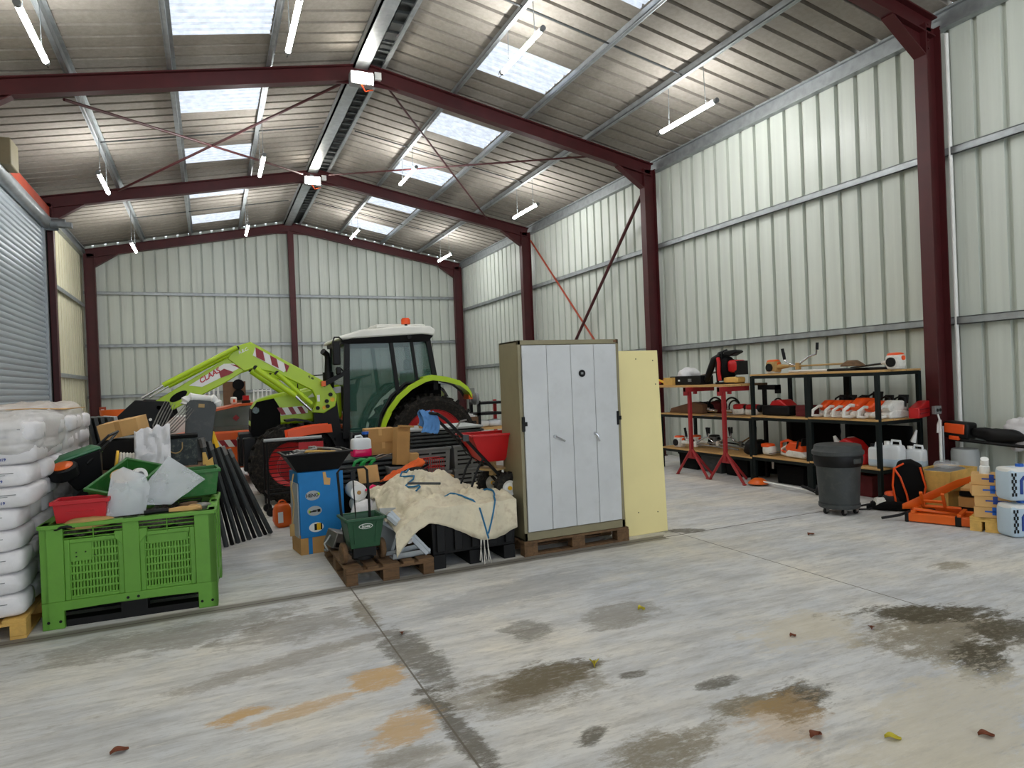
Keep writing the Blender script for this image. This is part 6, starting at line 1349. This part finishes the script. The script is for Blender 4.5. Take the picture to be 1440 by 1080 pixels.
obj('engine', MB().box(-.1, -.02, -.06, .1, .3, .14), K['black'], t, bevel=.03); obj('orange_cover', MB().box(-.115, .02, .0, -.08, .26, .12).box(-.115, .08, -.08, -.07, .2, -.03), K['sorange'], t, bevel=.01)
obj('black_cover', crumple((0, -.3, .03), (.06, .3, .075), .8, 71, .05, 26, 14), K['black'], t); obj('bar', MB().cyl((-.06, -.7, -.06), (-.06, .2, -.08), .02, n=8), K['black'], t)
obj('wall_bracket', MB().box(.08, .0, -.1, .36, .05, -.06), K['galvd'], t); obj('wall_bracket', MB().box(.08, -.35, -.1, .36, -.3, -.06), K['galvd'], t)
solo('white_drum', 'pale grey drum standing behind the wooden box under the hedge cutter', 'drum', MB().lathe([(.01, 0), (.14, 0), (.15, .02), (.15, .6), (.14, .64), (.01, .64)], 22), K['lgrey'], (8.45, 5.2, 0))
solo('hanging_plastic_bundle', 'white plastic film bundle hanging on the near wall at the right edge', 'plastic bundle', crumple((0, 0, 0), (.1, .3, .18), .7, 77, .07, 50, 30), K['sack'], (8.62, 4.5, .84), 0, ang=60)
# ------------------------------------------------------------------ litter on the floor
def leaf(label, x, y, rz, m, s=.04, h=.012):
    solo('fallen_leaf', label, 'leaf', MB().grid(lambda a, b: (s * (a - .5) * 2, s * .7 * (b - .5) * 2 * sin(pi * min(.98, max(.06, a))), .004 + h * abs(b - .5) * 2 + .5 * h * sin(a * 5)), 8, 4), K[m], (x, y, 0), rz, 'leaves blown onto the slab', solid=.002)
leaf('curled brown leaf on the bare slab at the lower left', -.46, 3.7, 20, 'leafb')
leaf('reddish brown leaf alone at the lower right of the slab', 3.15, 1.89, -30, 'leafb', .035)
leaf('yellow crumpled leaf right of the large oil stain', 2.0, 3.4, 60, 'leafy', .04, .03)
leaf('brown leaf beside the small dark stain in the front', 2.49, 2.25, 10, 'leafb', .04)
leaf('dark leaf left of the biggest stain', 3.85, 3.0, 40, 'leafb', .03)
leaf('dark twig end in the middle of the open floor', 3.32, 3.15, 0, 'leafb', .025)
leaf('tiny brown leaf just right of the saw cut joint', 1.13, 4.48, 80, 'leafb', .025)
leaf('dark oblong leaf on the pale floor beyond the cream board', 5.55, 4.98, 10, 'leafb', .05)
leaf('pale chip on the faint stain before the cabinet', 2.79, 4.04, 0, 'leafy', .03, .02)
leaf('greenish twig at the lower right of the slab', 2.77, 2.07, -35, 'leafy', .035)

t = thing('junction_box', 'beige box on the steelwork above the shutter at the left edge', 'box', (-2.95, 13.6, 5.78), 0); obj('box_body', MB().box(-.12, -.25, -.2, .12, .25, .25), K['cabside'], t, bevel=.02); obj('bracket', MB().box(-.4, -.05, -.1, -.12, .05, 0), K['galvd'], t)
# ------------------------------------------------------------------ suspended tubes and floodlights
def tube_light(label, x, y, z, L=1.42):
    t = thing('hanging_tube_light', label, 'light', (x, y, z), 0, 'suspended fluorescent tube lights')
    obj('tube', MB().cyl((0, -L / 2 + .05, 0), (0, L / 2 - .05, 0), .034, n=12), K['tube'], t)
    obj('end_cap', MB().cyl((0, -L / 2, 0), (0, -L / 2 + .06, 0), .038, n=12), K['greyp'], t)
    obj('end_cap', MB().cyl((0, L / 2 - .06, 0), (0, L / 2, 0), .038, n=12), K['greyp'], t)
    top = zt(x) - z + .02
    for q in (-.45, .45):
        obj('suspension_wire', MB().cyl((0, q, .02), (0, q * .95, top), .006, n=5).tube(arc((0, q, 0), .045, 0, 330, 9, 'x'), .004, 4), K['galvd'], t)
    obj('end_loop', MB().tube(arc((0, L / 2 + .06, .02), .05, 0, 330, 9, 'x'), .005, 4), K['black'], t)
    return t
for n, (y, z) in zip(('nearest', 'middle', 'farthest'), ((9.12, 5.85), (14.65, 5.74), (20.0, 5.6))): tube_light(n + ' hanging lit tube of the row along the roller shutter', -1.68, y, z)
for n, (y, z) in zip(('nearest', 'middle', 'farthest'), ((8.6, 6.2), (14.2, 6.2), (19.95, 6.2))): tube_light(n + ' hanging lit tube beside the left rooflights', 1.12, y, z)
for n, (y, z) in zip(('nearest', 'middle', 'farthest'), ((8.72, 6.47), (14.83, 6.47), (20.9, 6.47))): tube_light(n + ' hanging lit tube under the right rooflights', 4.31, y, z)
for n, (y, z) in zip(('nearest', 'middle', 'farthest'), ((8.55, 5.81), (14.58, 5.8), (20.65, 5.8))): tube_light(n + ' hanging lit tube of the row along the shelving wall', 7.14, y, z)
for n, x in zip(('beside the roller shutter', 'left of the ridge', 'right of the ridge', 'by the shelving wall'), (-1.68, 1.12, 4.31, 7.14)):  # out-of-view row continuing the pattern, added to light the front floor
    tube_light('unseen lit tube added over the front floor, ' + n, x, 2.6, 5.85 if abs(x - XM) > 3 else 6.3)
for n, y in (('on the nearer visible rafter apex', 11.36), ('on the second rafter apex', 17.36)):
    t = thing('ridge_floodlight', 'square lit floodlight ' + n, 'floodlight', (2.56, y, 6.93), 0, 'floodlights under the ridge')
    obj('housing', MB().box(-.2, -.06, -.1, .2, .1, .11), K['greyp'], t, bevel=.01)
    obj('lamp_face', MB().box(-.18, -.075, -.09, .18, -.061, .1), K['flood'], t)
    obj('bracket', MB().box(-.03, .1, -.03, .03, .16, .2), K['galvd'], t)
    obj('orange_cable', MB().tube([(-.02, -.05, -.1), (.05, -.02, -.2), (.12, .02, -.16), (.2, .05, -.13)], .012, 6), K['sorange'], t)
    solo('junction_box', 'small white junction box ' + n, 'box', MB().box(-.06, -.04, -.06, .06, .03, .07), K['white'], (2.86, y + .09, 7.06), bevel=.008)
# daylight from outside through the open gateway behind the camera and the rooflights
w = bpy.data.worlds.new('outside_daylight'); SC.world = w; w.use_nodes = True
w.node_tree.nodes['Background'].inputs[0].default_value = (.82, .9, 1, 1)
w.node_tree.nodes['Background'].inputs[1].default_value = 1.5
for o in list(SC.objects):
    if o.parent is None and o.get('category') and o.location.z > .05: o.location.z += .002
# ------------------------------------------------------------------ camera
cd = bpy.data.cameras.new('camera'); cam = bpy.data.objects.new('camera', cd); COL.objects.link(cam)
f, yaw, pit, rol = 937.8, .4254, -.0049, -.0399
F = V((sin(yaw) * cos(pit), cos(yaw) * cos(pit), sin(pit))); R0 = V((cos(yaw), -sin(yaw), 0)); U0 = R0.cross(F)
R1 = R0 * cos(rol) + U0 * sin(rol); U1 = R0 * -sin(rol) + U0 * cos(rol)
M = Matrix((R1, U1, -F)).transposed().to_4x4(); M.translation = (0, 0, 1.7)
cam.matrix_world = M; cd.sensor_width = 36; cd.lens = f / 1440 * 36; cd.clip_start = .05; cd.clip_end = 200
SC.camera = cam
vs = SC.view_settings; vs.view_transform = 'Standard'; vs.look = 'None'; vs.gamma = 1; vs.use_curve_mapping = False; vs.exposure = 0.74
SC.cycles.max_bounces = 8; SC.cycles.transparent_max_bounces = 12
